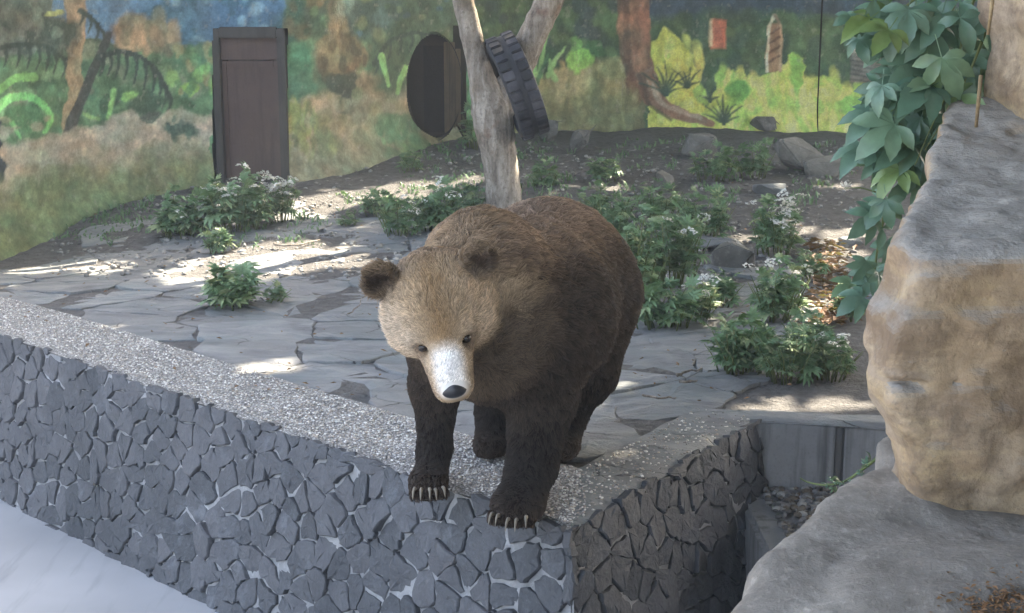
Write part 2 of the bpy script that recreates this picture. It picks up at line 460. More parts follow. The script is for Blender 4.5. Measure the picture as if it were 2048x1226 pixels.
def mat_sandstone():
    m, t, b = new_mat('sandstone', .9, .2)
    p = wpos(t)
    wv = mix(t, .18, p, noise(t, p, 2.0, 4, out=1), 'ADD')
    st = scaled(t, wv, (1.0, 1.0, 5.5))
    n1 = noise(t, st, 1.8, 6, .6); n2 = noise(t, p, 7, 6, .65); n3 = noise(t, p, 60, 4, .7); n4 = noise(t, p, 2.3, 4)
    c = ramp(t, n1, [(.28, (.25, .165, .10)), (.42, (.35, .25, .16)), (.52, (.46, .34, .20)), (.60, (.34, .26, .185)), (.72, (.43, .35, .26))])
    c = mix(t, ramp(t, n4, [(.45, (0,)*3), (.62, (.8,)*3)]), c, (.46, .36, .27))
    c = mix(t, ramp(t, n2, [(.48, (0,)*3), (.64, (.85,)*3)]), c, (.20, .145, .10))
    c = mix(t, ramp(t, noise(t, scaled(t, p, (1, 1, 2.2)), 3.2, 6, .7), [(.52, (0,)*3), (.66, (.7,)*3)]), c, (.17, .12, .085))
    c = mix(t, ramp(t, n3, [(.52, (0,)*3), (.72, (.5,)*3)]), c, (.17, .14, .115))
    c = mix(t, ramp(t, noise(t, p, 1.7, 5, .6, .5), [(.45, (0,)*3), (.6, (.65,)*3)]), c, (.43, .30, .185))
    c = mix(t, ramp(t, noise(t, scaled(t, p, (1, 1, 1.8)), 2.4, 6, .7, .4), [(.5, (0,)*3), (.62, (.7,)*3)]), c, (.19, .13, .085))
    # grey weathered crust settled on what faces up
    g = node(t, 'ShaderNodeNewGeometry'); sx = node(t, 'ShaderNodeSeparateXYZ'); t.links.new(g.outputs['True Normal'], sx.inputs[0])
    up = ramp(t, math_n(t, 'ADD', sx.outputs[2], math_n(t, 'MULTIPLY', math_n(t, 'SUBTRACT', n2, .5), .5)), [(.25, (0,)*3), (.85, (1,)*3)])
    gr = ramp(t, n2, [(.3, (.27, .248, .222)), (.7, (.41, .38, .345))])
    gr = mix(t, ramp(t, n3, [(.5, (0,)*3), (.7, (.55,)*3)]), gr, (.15, .14, .13))
    c = mix(t, up, c, gr)
    t.links.new(c, b.inputs['Base Color'])
    h = math_n(t, 'ADD', n2, math_n(t, 'MULTIPLY', n3, .22))
    bump(t, b, h, .7, .03)
    return m
M['sandstone'] = mat_sandstone()
M['greyrock'] = mat_stone('grey_rock', (.15, .142, .135), (.29, .275, .26), 6, .9, .2, .9)
M['greyledge'] = mat_stone('grey_ledge', (.16, .142, .122), (.30, .272, .24), 9, .9, .1, 1.0)
M['rock'] = mat_stone('ground_rock', (.13, .125, .115), (.25, .24, .22), 6, .9, .25, .8)
M['steel'] = mat_concrete('brown_steel', (.105, .070, .060), (.14, .093, .080), (.085, .06, .053), .55)
M['steelframe'] = mat_concrete('dark_frame', (.062, .058, .052), (.09, .082, .074), (.05, .046, .042), .6)
M['den'] = mat_concrete('den_wood', (.16, .115, .075), (.26, .19, .12), (.09, .068, .05), .8)
M['dark'] = mat_concrete('den_dark', (.012, .011, .010), (.02, .018, .017))

# ================================================================== SETTING
FLOOR_Z = -0.86
g = mesh('ground', [(-400, -400, -1.3), (400, -400, -1.3), (400, 400, -1.3), (-400, 400, -1.3)], [(0, 1, 2, 3)])
tag(link('ground', g, mat=M['soil']), 'bare earth round the bear enclosure', 'ground', kind='structure')

A = at_z(0, 672, 0); C = at_z(1140, 1066, 0); N = at_z(1512, 846, 0); N2 = at_z(1760, 860, 0)
A2 = C + (A-C)*1.9                                  # wall goes on past the frame
dirL = (A-C).normalized(); inL = Vector((-dirL.y, dirL.x, 0))
if inL.y < 0: inL = -inL                            # into the terrace
dirR = (N-C).normalized(); inR = Vector((-dirR.y, dirR.x, 0))
if inR.x > 0: inR = -inR
NE = Vector((4.6, N2.y + (N2.y-N.y)/(N2.x-N.x)*(4.6-N2.x), 0))

# mural wall base line (x, y)
WALL = [(-4.75, 8.4), (-4.4, 9.8), (-4.05, 11.0), (-3.6, 12.2), (-2.85, 12.95), (-2.0, 13.1), (-1.45, 13.8), (-.85, 15.1), (.10, 16.5), (1.32, 17.0)]
RIGHT = [(1.32, 17.0), (4.4, 17.0), (8.0, 16.8)]

def ruled(front, back, nu, nv):
    V = []; F = []
    def samp(P, n):
        P = np.array(P, float); L = np.r_[0, np.cumsum(np.linalg.norm(np.diff(P, axis=0), axis=1))]; L /= L[-1]
        u = np.union1d(np.linspace(0, 1, n), [])
        return np.stack([np.interp(u, L, P[:, k]) for k in (0, 1)], 1)
    f = samp(front, nu); b = samp(back, nu)
    t = np.linspace(0, 1, nv)**1.3
    P = f[None]*(1-t[:, None, None]) + b[None]*t[:, None, None]
    Q = np.array([[j*nu+i, j*nu+i+1, (j+1)*nu+i+1, (j+1)*nu+i] for j in range(nv-1) for i in range(nu-1)])
    P = P.reshape(-1, 2)
    return P, Q
front = [(A2.x, A2.y), (A.x, A.y), (C.x, C.y), (N.x, N.y), (N2.x, N2.y), (NE.x, NE.y), (9, NE.y+.1)]
back = [(-5.2, 12.0), (-4.2, 13.2), (-2.0, 13.6), (-.6, 15.6), (1.3, 17.3), (5, 17.3), (9, 17.2)]
P, Q = ruled(front, back, 260, 150)
z = gz_np(P[:, 0], P[:, 1])
far = np.clip((P[:, 1]-8.6)/2.5, 0, 1)
z = z + (fbm(P[:, 0]*1.6, P[:, 1]*1.6, 0, 3, 4)-.5)*.10*far + (fbm(P[:, 0]*7, P[:, 1]*7, 0, 9, 2)-.5)*.03*far
me = fast_mesh('terrace', np.c_[P, z], Q)
terrace = tag(link('terrace', me, mat=M['soil']), 'bare earth and paved terrace the bear stands on', 'terrace', kind='structure')

def vor_cells(seeds, keep, R0):
    """Voronoi polygons by half-plane clipping"""
    S = np.array(seeds); out = []
    for i in keep:
        p = S[i]
        poly = [(p[0]+R0*a, p[1]+R0*b) for a, b in ((-1, -1), (1, -1), (1, 1), (-1, 1))]
        d = np.linalg.norm(S-p, axis=1)
        for j in np.argsort(d)[1:26]:
            if d[j] > 2.9*R0: break
            poly = clip(poly, (p+S[j])/2, S[j]-p)
            if not poly: break
        out.append((i, poly))
    return out
def clip(poly, m, n):                               # keep (q-m).n <= 0
    res = []
    for k in range(len(poly)):
        a, b = poly[k], poly[(k+1) % len(poly)]
        da = (a[0]-m[0])*n[0] + (a[1]-m[1])*n[1]; db = (b[0]-m[0])*n[0] + (b[1]-m[1])*n[1]
        if da <= 0: res.append(a)
        if (da < 0) != (db < 0) and abs(da-db) > 1e-12:
            t = da/(da-db); res.append((a[0]+(b[0]-a[0])*t, a[1]+(b[1]-a[1])*t))
    return res
def inset(poly, gap):
    """shrink a convex polygon by moving its edges inward"""
    P = [Vector(p) for p in poly]
    cx = sum((p for p in P), Vector((0, 0)))/len(P)
    q = [tuple(p) for p in P]
    for k in range(len(P)):
        a, b = P[k], P[(k+1) % len(P)]; e = b-a
        if e.length < 1e-4: continue
        n = Vector((e.y, -e.x)).normalized()
        if n.dot(a-cx) < 0: n = -n
        q = clip(q, a-n*gap, n)
        if len(q) < 3: return []
    return q
def rough_outline(poly, step, jit, rnd=0.18):
    pts = []
    n = len(poly)
    for k in range(n):
        a = Vector(poly[k]); b = Vector(poly[(k+1) % n]); L = (b-a).length
        if L < step*.25: pts.append(a.lerp(b, .5)); continue
        m = max(2, int(round(L/step))+1)
        for i in range(m):
            t = rnd*.5 + (1-rnd)*i/(m-1) if m > 1 else .5
            q = a.lerp(b, t); pts.append(q + Vector((random.gauss(0, jit), random.gauss(0, jit))))
    return pts

# ---- crazy paving near the front of the terrace
cop_w = 0.50
def in_slab(x, y):
    p = Vector((x, y, 0))
    if (p-C).dot(inL) < cop_w-.02: return False
    if (p-C).dot(inR) < .22: return False
    if y < N.y+.12 and x > N.x-.1: return False
    wy = np.interp(x, [-4.6, -4.3, -4.0, -3.6, -2.9, -2, -1, 0, 1, 3], [8.6, 9.8, 11.0, 11.9, 12.2, 11.9, 11.5, 11.0, 10.0, 9.2])
    return y < wy and x < 3.2
seeds = []
tries = 0
while tries < 12000:
    tries += 1
    x = random.uniform(-6, 4); y = random.uniform(4.2, 13)
    k = .34 + .05*random.random() + max(0, y-8)*.05
    if all(((x-a)/1.35)**2 + ((y-b))**2 > k*k for a, b in seeds): seeds.append((x, y))
keep = [i for i, (x, y) in enumerate(seeds) if in_slab(x, y)]
for i, poly in vor_cells(seeds, keep, 1.2):
    q = [(C.x, C.y), (C.x+inL.x*cop_w, C.y+inL.y*cop_w)]
    poly = clip(poly, (C.x+inL.x*cop_w, C.y+inL.y*cop_w), (-inL.x, -inL.y))
    poly = clip(poly, (C.x+inR.x*.24, C.y+inR.y*.24), (-inR.x, -inR.y))
    if len(poly) < 3: continue
    poly = inset(poly, .0015 + .004*random.random())
    if len(poly) < 3: continue
    o = rough_outline(poly, .11, .011, .16)
    n = len(o); cx = sum(p.x for p in o)/n; cy = sum(p.y for p in o)/n
    zc = gz(cx, cy); th = .003 + .012*random.random()**2
    tx, ty = random.gauss(0, .022), random.gauss(0, .022)
    V = []; F = []
    for k, (sc, dz) in enumerate(((1.0, -.03), (1.0, th*.55), (.985, th), (.6, th))):
        for p in o:
            x = cx+(p.x-cx)*sc; y = cy+(p.y-cy)*sc
            zz = gz(x, y) + dz + ((x-cx)*tx+(y-cy)*ty if k else 0) + (random.gauss(0, .003) if k > 1 else 0)
            V.append((x-cx, y-cy, zz-zc))
    for r in range(3):
        for k in range(n): F.append((r*n+k, r*n+(k+1) % n, (r+1)*n+(k+1) % n, (r+1)*n+k))
    V.append((0, 0, th+random.gauss(0, .004))); c0 = len(V)-1
    for k in range(n): F.append((3*n+k, 3*n+(k+1) % n, c0))
    link('paving_stone', mesh('paving_stone', V, F), terrace, M['slab'], (cx, cy, zc))

# ---- pebbled coping strip along both edges
def strip(pts, inner, nu, nv):
    V = []; F = []
    for i in range(nu):
        u = i/(nu-1)
        for j in range(nv):
            a = pts(u); b = inner(u); p = a.lerp(b, j/(nv-1))
            V.append((p.x, p.y, gz(p.x, p.y)+.022 + .008*(vnoise(p.x*9, p.y*9).item()-.5) - (.018 if j == 0 else 0)))
    for i in range(nu-1):
        for j in range(nv-1):
            F.append((i*nv+j, (i+1)*nv+j, (i+1)*nv+j+1, i*nv+j+1))
    return V, F
Ci = C + inL*cop_w
tt = (Vector((0, 0, 0)),)
# inner corner: meet of the two inner lines
def meet(p, d, q, e):
    den = d.x*e.y - d.y*e.x
    s = ((q.x-p.x)*e.y - (q.y-p.y)*e.x)/den
    return p + d*s
CI = meet(C+inL*cop_w, dirL, C+inR*.30, dirR)
V1, F1 = strip(lambda u: C.lerp(A2, u), lambda u: CI.lerp(A2+inL*cop_w, u), 150, 8)
V2, F2 = strip(lambda u: C.lerp(N, u), lambda u: CI.lerp(N+inR*.30, u), 60, 6)
k = len(V1)
V3, F3 = strip(lambda u: N.lerp(NE, u), lambda u: (N+inR*.30).lerp(NE+Vector((0, .3, 0)), u), 40, 5)
k2 = k+len(V2)
me = mesh('coping', V1, F1, True)
V23 = [(x, y, zz + .02*(fbm(x*5, y*5, 0, 44, 3).item()-.5)) for x, y, zz in V2+V3]
edge = tag(link('rock_edge', mesh('rock_edge', V23, [f[::-1] for f in F2]+[tuple(len(V2)+i for i in f)[::-1] for f in F3], True), mat=M['slab']), 'dark worn rock edge above the narrow gap', 'kerb', kind='structure')
coping = tag(link('kerb', me, mat=M['pebblebed']), 'pebbled concrete coping on top of the basalt wall', 'kerb', kind='structure')
# loose pebble relief on the strip
bm = bmesh.new(); bmesh.ops.create_icosphere(bm, subdivisions=1, radius=1)
iv = np.array([v.co[:] for v in bm.verts]); ifc = np.array([[v.index for v in f.verts] for f in bm.faces]); bm.free()
def pebbles(n, pos, size, cols, name, parent, kindlabel=None, flat=.6):
    pos = np.asarray(pos); s = size[:, None]*np.clip(rng.normal(1, .25, (n, 3)), .5, 1.6); s[:, 2] *= flat
    a = rng.uniform(0, 6.28, n); ca, sa = np.cos(a), np.sin(a)
    v = iv[None]*s[:, None, :]
    vx = v[..., 0]*ca[:, None]-v[..., 1]*sa[:, None]; vy = v[..., 0]*sa[:, None]+v[..., 1]*ca[:, None]
    Vv = np.stack([vx, vy, v[..., 2]], -1) + pos[:, None, :]
    Fv = ifc[None] + (np.arange(n)*len(iv))[:, None, None]
    me = fast_mesh(name, Vv.reshape(-1, 3), Fv.reshape(-1, 3))
    vcol(me, np.repeat(cols, len(iv), axis=0))
    o = link(name, me, parent, M['pebble']); o['kind'] = 'stuff'
    return o
n = 13000
u = rng.uniform(0, 1, n)**1.2*.62; v = rng.uniform(.04, .98, n)
Pa = np.array(C)[None]*(1-u[:, None]) + np.array(A2)[None]*u[:, None]; Pb = np.array(CI)[None]*(1-u[:, None]) + np.array(A2+inL*cop_w)[None]*u[:, None]
p1 = Pa*(1-v[:, None]) + Pb*v[:, None]
n2_ = 700; u = rng.uniform(0, 1, n2_)**2.2; v = rng.uniform(.05, .95, n2_)
Pa = np.array(C)[None]*(1-u[:, None]) + np.array(N)[None]*u[:, None]; Pb = np.array(CI)[None]*(1-u[:, None]) + np.array(N+inR*.3)[None]*u[:, None]
p1 = np.concatenate([p1, Pa*(1-v[:, None]) + Pb*v[:, None]])
p1[:, 2] = gz_np(p1[:, 0], p1[:, 1]) + .025
base = 1.3*np.array([(.30, .28, .26), (.48, .46, .43), (.20, .19, .19), (.66, .64, .61), (.38, .33, .28)])
cols = base[rng.integers(0, 5, len(p1))]*rng.uniform(.75, 1.2, (len(p1), 1))
pebbles(len(p1), p1, rng.uniform(.003, .0065, len(p1)), cols, 'pebbles', coping)

# ---- basalt retaining walls: mortar backing plus single stones
BATTER = .20
def stone_wall(P0, P1, outward, name, label, height, pitch, maxn, s0, s1, seed):
    random.seed(seed)
    L = (P1-P0).length; d = (P1-P0)/L
    up = Vector((0, 0, 1))
    fall = (up - outward*BATTER).normalized()        # up along the face
    face_n = (outward + up*BATTER).normalized()
    root = tag(empty(name, P0 + Vector((0, 0, -height)) + outward*BATTER*height), label, 'wall')
    sl = CW.dot(d)*fall.z                             # corner moves out as the battered faces go down
    inv = root.location
    H = height/fall.z
    top = P0 + up*.0
    V = []; F = []; nu, nv = int(L/.08), int(H/.08)
    for i in range(nu+1):
        for j in range(nv+1):
            s_ = sl*H*j/nv; p = top + d*(s_ + (L-s_)*i/nu) - fall*(H*j/nv)
            p = p + face_n*(.012*(fbm(p.x*9+p.y*7, p.z*9, seed).item()-.5)) - face_n*.006
            V.append(p-inv)
    for i in range(nu):
        for j in range(nv):
            a = i*(nv+1)+j; F.append((a, a+1, a+nv+2, a+nv+1))
    if (Vector(V[1])-Vector(V[0])).cross(Vector(V[nv+2])-Vector(V[0])).dot(outward) < 0: F = [f[::-1] for f in F]
    link('mortar', mesh('mortar', V, F, True), root, M['mortar'])
    seeds = []; tries = 0
    while tries < 16000:
        tries += 1
        s = random.uniform(-.3, L+.3); t = random.uniform(-.25, H+.25)
        kk = pitch*(.62+.62*random.random())
        if all(((s-a+.35*(t-b))/1.15)**2+(t-b)**2 > kk*kk for a, b in seeds): seeds.append((s, t))
    keep = [i for i, (s, t) in enumerate(seeds) if s0-.1 < s < s1+.1 and -.05 < t < H]
    keep.sort(key=lambda i: seeds[i][0]); rest = []; nst = 0
    for i, poly in vor_cells(seeds, keep, .5):
        poly = clip(poly, (0, -.012-.018*random.random()), (0, -1))      # stones rise a little above the coping edge, raggedly
        poly = clip(poly, (L+.015, 0), (1, 0)) if s1 >= L-.01 else poly
        poly = clip(poly, (-.012, 0), (-1, sl)) if s0 <= .01 else poly
        if len(poly) < 3: continue
        poly = inset(poly, .002+.008*random.random()**2)
        if len(poly) < 3: continue
        o = rough_outline(poly, .045, .0055, .20); m = len(o)
        if m < 4: continue
        cs = sum(p.x for p in o)/m; ct = sum(p.y for p in o)/m
        pr = .004+.013*random.random()**1.6
        tx, ty = random.gauss(.04, .10), random.gauss(.05, .10)
        org = top + d*cs - fall*ct - inv
        V = []; F = []
        for sc, h in ((1.0, -.02), (1.0, pr*.55), (.93, pr), (.5, pr*1.08)):
            for p in o:
                a, b = (p.x-cs)*sc, (p.y-ct)*sc
                hh = h + ((a*tx + b*ty) if h > 0 else 0) + (random.gauss(0, .0016) if h > 0 else 0)
                V.append(d*a - fall*b + face_n*hh)
        V.append(face_n*(pr*1.08)); c0 = len(V)-1
        for r in range(3):
            for k in range(m): F.append((r*m+k, r*m+(k+1) % m, (r+1)*m+(k+1) % m, (r+1)*m+k))
        for k in range(m): F.append((3*m+k, 3*m+(k+1) % m, c0))
        n0 = (V[F[-1][1]]-V[F[-1][0]]).cross(V[c0]-V[F[-1][0]])
        if n0.dot(face_n) < 0: F = [f[::-1] for f in F]
        nst += 1
        if nst <= maxn: link('stone', mesh('stone', V, F), root, M['basalt'], org)
        else: rest.append(([v+org for v in V], F))
    if rest:
        V = []; F = []
        for v, f in rest:
            k = len(V); V += v; F += [tuple(k+i for i in q) for q in f]
        link('stones', mesh('stones', V, F), root, M['basalt'])['kind'] = 'stuff'
    return root
outL = -inL; outR = -inR
_m = np.linalg.solve(np.array([[outL.x, outL.y], [outR.x, outR.y]]), np.array([BATTER, BATTER])); CW = Vector((_m[0], _m[1], 0))
stone_wall(C, A2, outL, 'stone_wall', 'sloping basalt stone wall with pale mortar facing the pale moat floor', 1.05, .112, 295, 0, (A-C).length+2.2, 11)
stone_wall(C, N, outR, 'stone_wall', 'dark shaded basalt stone wall facing the narrow gap beside the sandstone rock', 1.15, .118, 295, 0, (N-C).length, 12)
random.seed(3)

# pale moat floor
V = []; F = []
nx, ny = 40, 40
for i in range(nx+1):
    for j in range(ny+1):
        x = -9+16*i/nx; y = -4+13*j/ny
        V.append((x, y, FLOOR_Z + .015*(fbm(x*1.5, y*1.5).item()-.5)))
for i in range(nx):
    for j in range(ny):
        a = i*(ny+1)+j; F.append((a, a+ny+1, a+ny+2, a+1))
tag(link('moat_floor', mesh('moat_floor', V, F, True), mat=M['moat']), 'pale smooth moat floor at the foot of the basalt wall', 'floor', kind='structure')

# notch: end wall of concrete panels, rubble bed and step
root = tag(empty('concrete_wall', (N.x, N.y, -1.0)), 'short grey concrete end wall with a dark damp streak above the rubble', 'wall')
seg = [N.x-.02, N.x+.42, N.x+.50, N.x+2.2]
dn = (NE-N).normalized()
M['damp'] = mat_concrete('damp_concrete', (.09, .088, .086), (.15, .147, .143), (.06, .058, .056))
for a, b, dep, nm, mt in ((-.02, .365, 0, 'panel', 'notch'), (.365, .405, .012, 'joint', 'damp'), (.405, 2.6, .006, 'panel', 'notch')):
    L = b-a; me = box_mesh(nm, L-.002, .2, 1.0, .008)
    o = link(nm, me, root, M[mt]); c = N + dn*(a+L/2) + Vector((0, .1+dep, -.49))
    o.location = c - root.location; o.rotation_euler = (0, 0, math.atan2(dn.y, dn.x))
BED = -.30
bx = tag(link('rubble_bed', box_mesh('rubble_bed', 2.6, .80, .70, .02), mat=M['notch']), 'concrete step holding rubble below the end wall', 'step')
bx.location = (N.x+1.22, N.y-.38, BED-.35)
n = 1500
p = np.c_[rng.uniform(N.x+.02, N.x+1.3, n), N.y - .05 - rng.uniform(0, .68, n), np.full(n, BED)]
p[:, 2] += .03*fbm(p[:, 0]*6, p[:, 1]*6)+.004
cols = np.array([(.20, .19, .185), (.10, .095, .09), (.33, .32, .30), (.15, .12, .09)])[rng.integers(0, 4, n)]
ob = pebbles(n, p, rng.uniform(.008, .024, n), cols, 'rubble', None)
tag(ob, 'grey gravel and rubble lying in the gap below the end wall', 'rubble', kind='stuff')

# ================================================================== MURAL (paint laid out once on a flat canvas, then carried by the wall)
X0, X1, Y0, Y1, ST_ = -260, 2120, -420, 600, 2
CX, CY = np.meshgrid(np.arange(X0, X1, ST_, dtype=float), np.arange(Y0, Y1, ST_, dtype=float))
CAN = np.zeros(CX.shape+(3,)); K = 1.0
nA = fbm(CX/60, CY/60, 0, 1, 4)-.5; nB = fbm(CX/22, CY/22, 0, 5, 3)-.5; nC = fbm(CX/9, CY/9, 0, 8, 2)-.5
WX = CX + nA*34 + nB*20; WY = CY + nA[::-1]*34 + nB[:, ::-1]*20          # ragged brush edges
def col(c): return np.array(srgb(*c))
def lay(mask, c, var=.25):
    c = col(c)*(1 + var*2*nB[..., None]*1.2 + var*1.5*nC[..., None])
    m = np.clip(mask, 0, 1)[..., None]
    CAN[:] = CAN*(1-m) + np.clip(c, .003, .9)*m
def soft(d, s=6): return np.clip(.5 - d/s, 0, 1)
def blob(cx, cy, rx, ry, c, s=.35, ragged=True, a=1.0, var=.25):
    X, Y = (WX, WY) if ragged else (CX, CY)
    d = np.sqrt(((X-cx)/rx)**2 + ((Y-cy)/ry)**2) - 1
    lay(np.clip(.5-d/s, 0, 1)*a, c, var)
def below(pts, c, s=10, ragged=1.0, var=.25, a=1.0, x0=None, x1=None):
    xs = [q[0] for q in pts]; ys = [q[1] for q in pts]
    X = CX + (WX-CX)*ragged; Y = CY + (WY-CY)*ragged
    m = np.clip(.5 + (Y - np.interp(X, xs, ys))/s, 0, 1)*a
    if x0 is not None: m = m*(X > x0)
    if x1 is not None: m = m*(X < x1)
    lay(m, c, var)
def rect(x0, y0, x1, y1, c, a=1.0, rag=.25, var=.2):
    X = CX+(WX-CX)*rag; Y = CY+(WY-CY)*rag
    d = np.maximum(np.maximum(x0-X, X-x1), np.maximum(y0-Y, Y-y1))
    lay(soft(d, 4)*a, c, var)
def stroke(pts, w0, w1, c, a=1.0, rag=.15, var=.2):
    P = spline(pts, 24); X = CX+(WX-CX)*rag; Y = CY+(WY-CY)*rag
    lo = P.min(0)-w0-40; hi = P.max(0)+w0+40
    m = np.zeros_like(CX)
    i0, i1 = np.searchsorted(CY[:, 0], [lo[1], hi[1]]); j0, j1 = np.searchsorted(CX[0], [lo[0], hi[0]])
    if i1 <= i0 or j1 <= j0: return
    sx, sy = X[i0:i1, j0:j1], Y[i0:i1, j0:j1]; sm = m[i0:i1, j0:j1]
    for k in range(23):
        p, q = P[k], P[k+1]; e = q-p; t = np.clip(((sx-p[0])*e[0]+(sy-p[1])*e[1])/max(e@e, 1e-6), 0, 1)
        w_ = (w0+(w1-w0)*(k+t)/23)
        d = np.hypot(sx-p[0]-t*e[0], sy-p[1]-t*e[1]) - w_
        np.maximum(sm, soft(d, 3), out=sm)
    lay(m*a, c, var)
def speck(x0, x1, y0, y1, n, size, cols, tall=1.0, seed=0, a=.8):
    r = np.random.default_rng(seed)
    for _ in range(n):
        x, y = r.uniform(x0, x1), r.uniform(y0, y1); c = cols[r.integers(0, len(cols))]; s = size*r.uniform(.4, 1.3)
        i0, i1 = np.searchsorted(CY[:, 0], [y-s*tall*2-8, y+s*tall*2+8]); j0, j1 = np.searchsorted(CX[0], [x-s*2-8, x+s*2+8])
        if i1 <= i0 or j1 <= j0: continue
        sx = CX[i0:i1, j0:j1]+(WX-CX)[i0:i1, j0:j1]*.5; sy = CY[i0:i1, j0:j1]+(WY-CY)[i0:i1, j0:j1]*.5
        d = np.sqrt(((sx-x)/s)**2+((sy-y)/(s*tall))**2)-1
        m = (np.clip(.5-d/.5, 0, 1)*a)[..., None]
        cc = col(c)*r.uniform(.75, 1.2)
        CAN[i0:i1, j0:j1] = CAN[i0:i1, j0:j1]*(1-m)+cc*m
def fern(spine, n, ln, c, w=5, side=1):
    P = spline(spine, 40); stroke(spine, w*1.3, w*.7, c, .95)
    for k in range(n):
        p = P[int(2+k/(n-1)*36)] if n > 1 else P[20]
        l = ln*(.6+.5*math.sin(math.pi*(k+.8)/(n+.8)))
        stroke([p, p+np.array([2*side, l*.5]), p+np.array([-4*side, l])], w, w*.35, c, .92)

DG, MG, LG, OL, TAN = (48, 66, 50), (74, 108, 74), (112, 158, 84), (98, 96, 66), (142, 130, 108)
CAN[:] = col((66, 84, 62))
# left bay ------------------------------------------------------
rect(-300, -450, 140, 95, (92, 98, 86), rag=1.2)
rect(110, -450, 760, 75, (78, 112, 138), rag=1.0)
blob(360, 60, 120, 60, (58, 98, 116)); blob(520, 40, 130, 60, (52, 88, 112)); blob(600, 70, 60, 50, (52, 80, 84))
speck(240, 640, -200, 90, 90, 12, [(60, 104, 122), (78, 116, 134), (50, 84, 96), (98, 130, 142)], 1, 2)
below([(-300, 105), (0, 100), (150, 100), (300, 95), (420, 90), (430, 90)], MG, 22, 1.2, x1=760)
speck(-200, 425, 95, 260, 190, 16, [(64, 98, 66), (84, 120, 80), (56, 84, 60), (96, 130, 90), (62, 106, 78), (110, 118, 92)], 1.0, 3, .75)
blob(262, 60, 45, 42, (136, 116, 84)); blob(320, 80, 40, 34, (112, 108, 78)); speck(230, 350, 30, 110, 18, 12, [(146, 124, 90), (104, 100, 74)], 1.6, 4)
stroke([(148, -300), (150, -20), (148, 120), (140, 250)], 20, 15, (134, 114, 82), .95, .5)
blob(40, 15, 70, 30, (82, 88, 74)); blob(112, 70, 40, 40, (62, 74, 62)); speck(-60, 110, 0, 100, 30, 14, [(74, 84, 72), (58, 72, 62), (100, 112, 92)], 1, 5)
blob(112, 22, 18, 8, (138, 146, 84))
fern([(-30, 100), (40, 86), (90, 92), (132, 118)], 8, 46, (46, 58, 50), 4.5)
fern([(160, 20), (185, 40), (206, 66)], 4, 30, (48, 60, 52), 4.5)
stroke([(216, 66), (196, 118), (166, 184), (134, 272)], 7, 12, (54, 56, 52), .95)
fern([(196, 114), (246, 101), (306, 134), (340, 196)], 10, 52, (44, 56, 50), 5)
stroke([(-30, 200), (0, 178), (30, 155), (66, 152)], 8, 9, (104, 166, 86), .9)
stroke([(-20, 232), (12, 200), (52, 192), (82, 206), (102, 236), (88, 262)], 10, 5, (96, 172, 92), .95)
blob(50, 235, 42, 28, (62, 106, 68)); stroke([(22, 244), (40, 276)], 5, 3, (98, 170, 96), .8)
stroke([(226, 178), (222, 205), (216, 234)], 5, 5, (120, 172, 92), .9); blob(252, 186, 16, 12, (112, 160, 80)); blob(210, 200, 12, 20, (50, 78, 54))
stroke([(168, 226), (182, 232), (196, 236)], 4, 3, (118, 150, 84), .8)
blob(372, 176, 18, 12, (120, 160, 68)); blob(290, 205, 40, 18, (54, 78, 58)); blob(400, 150, 16, 18, (104, 152, 80))
speck(340, 425, 90, 190, 26, 10, [(108, 150, 78), (74, 120, 76), (132, 128, 84)], 1.4, 6)
below([(-300, 330), (-60, 305), (60, 280), (140, 262), (270, 214), (300, 238), (360, 226), (430, 222)], (150, 138, 118), 14, 1.0, x1=430)
speck(-100, 425, 235, 340, 70, 20, [(158, 144, 126), (132, 122, 100), (146, 138, 110), (120, 118, 92)], .6, 7, .6)
blob(362, 262, 34, 14, (60, 84, 70)); blob(310, 226, 24, 10, (70, 80, 68)); speck(330, 395, 236, 276, 16, 7, [(56, 78, 66), (84, 104, 88)], 1.5, 8)
blob(-5, 300, 12, 60, (44, 52, 58))
below([(-300, 400), (0, 372), (120, 342), (250, 312), (430, 298)], (104, 108, 70), 60, 1.2, x1=432)
speck(-100, 428, 330, 520, 120, 24, [(92, 102, 62), (116, 114, 80), (80, 96, 60), (104, 110, 74)], .7, 9, .5)
below([(-300, 520), (0, 440), (120, 400), (250, 372), (430, 352)], (90, 104, 62), 50, 1.0, x1=432, a=.8)
# between door and round den opening ----------------------------
rect(572, -450, 760, 80, (70, 82, 66), rag=1)
below([(560, 70), (760, 70), (1000, 40)], (78, 96, 68), 20, 1.0, x0=572, x1=1000)
speck(575, 760, -100, 210, 120, 15, [(74, 106, 72), (62, 84, 60), (96, 120, 78), (92, 86, 58), (56, 92, 74)], 1.2, 12)
blob(692, 20, 34, 180, (98, 84, 58)); blob(668, 110, 34, 46, (112, 102, 70)); speck(640, 730, -120, 150, 46, 11, [(110, 94, 62), (82, 72, 50), (128, 114, 80), (66, 68, 50)], 2.2, 13)
blob(596, 130, 28, 44, (64, 112, 78)); blob(600, 180, 26, 40, (62, 104, 76))
below([(572, 232), (610, 200), (650, 185), (700, 160), (740, 140), (800, 170), (850, 200)], (136, 122, 92), 16, 1.0, x0=572, x1=860)
blob(690, 168, 46, 24, (58, 66, 52)); blob(694, 205, 14, 28, (56, 60, 50)); blob(735, 165, 20, 16, (120, 108, 80))
speck(575, 660, 215, 310, 60, 8, [(150, 146, 76), (124, 134, 70), (142, 128, 92), (96, 108, 66)], 2.5, 14)
speck(640, 860, 180, 320, 70, 16, [(132, 120, 92), (120, 112, 78), (144, 132, 108), (100, 106, 72)], 1.1, 15, .6)
below([(560, 300), (700, 290), (860, 260), (1000, 240)], (104, 104, 78), 44, 1.0, x0=572, x1=1040, a=.85)
blob(780, 80, 45, 110, (62, 82, 58)); fern([(748, 128), (776, 84), (822, 66), (862, 72)], 7, 34, (50, 64, 52), 4)
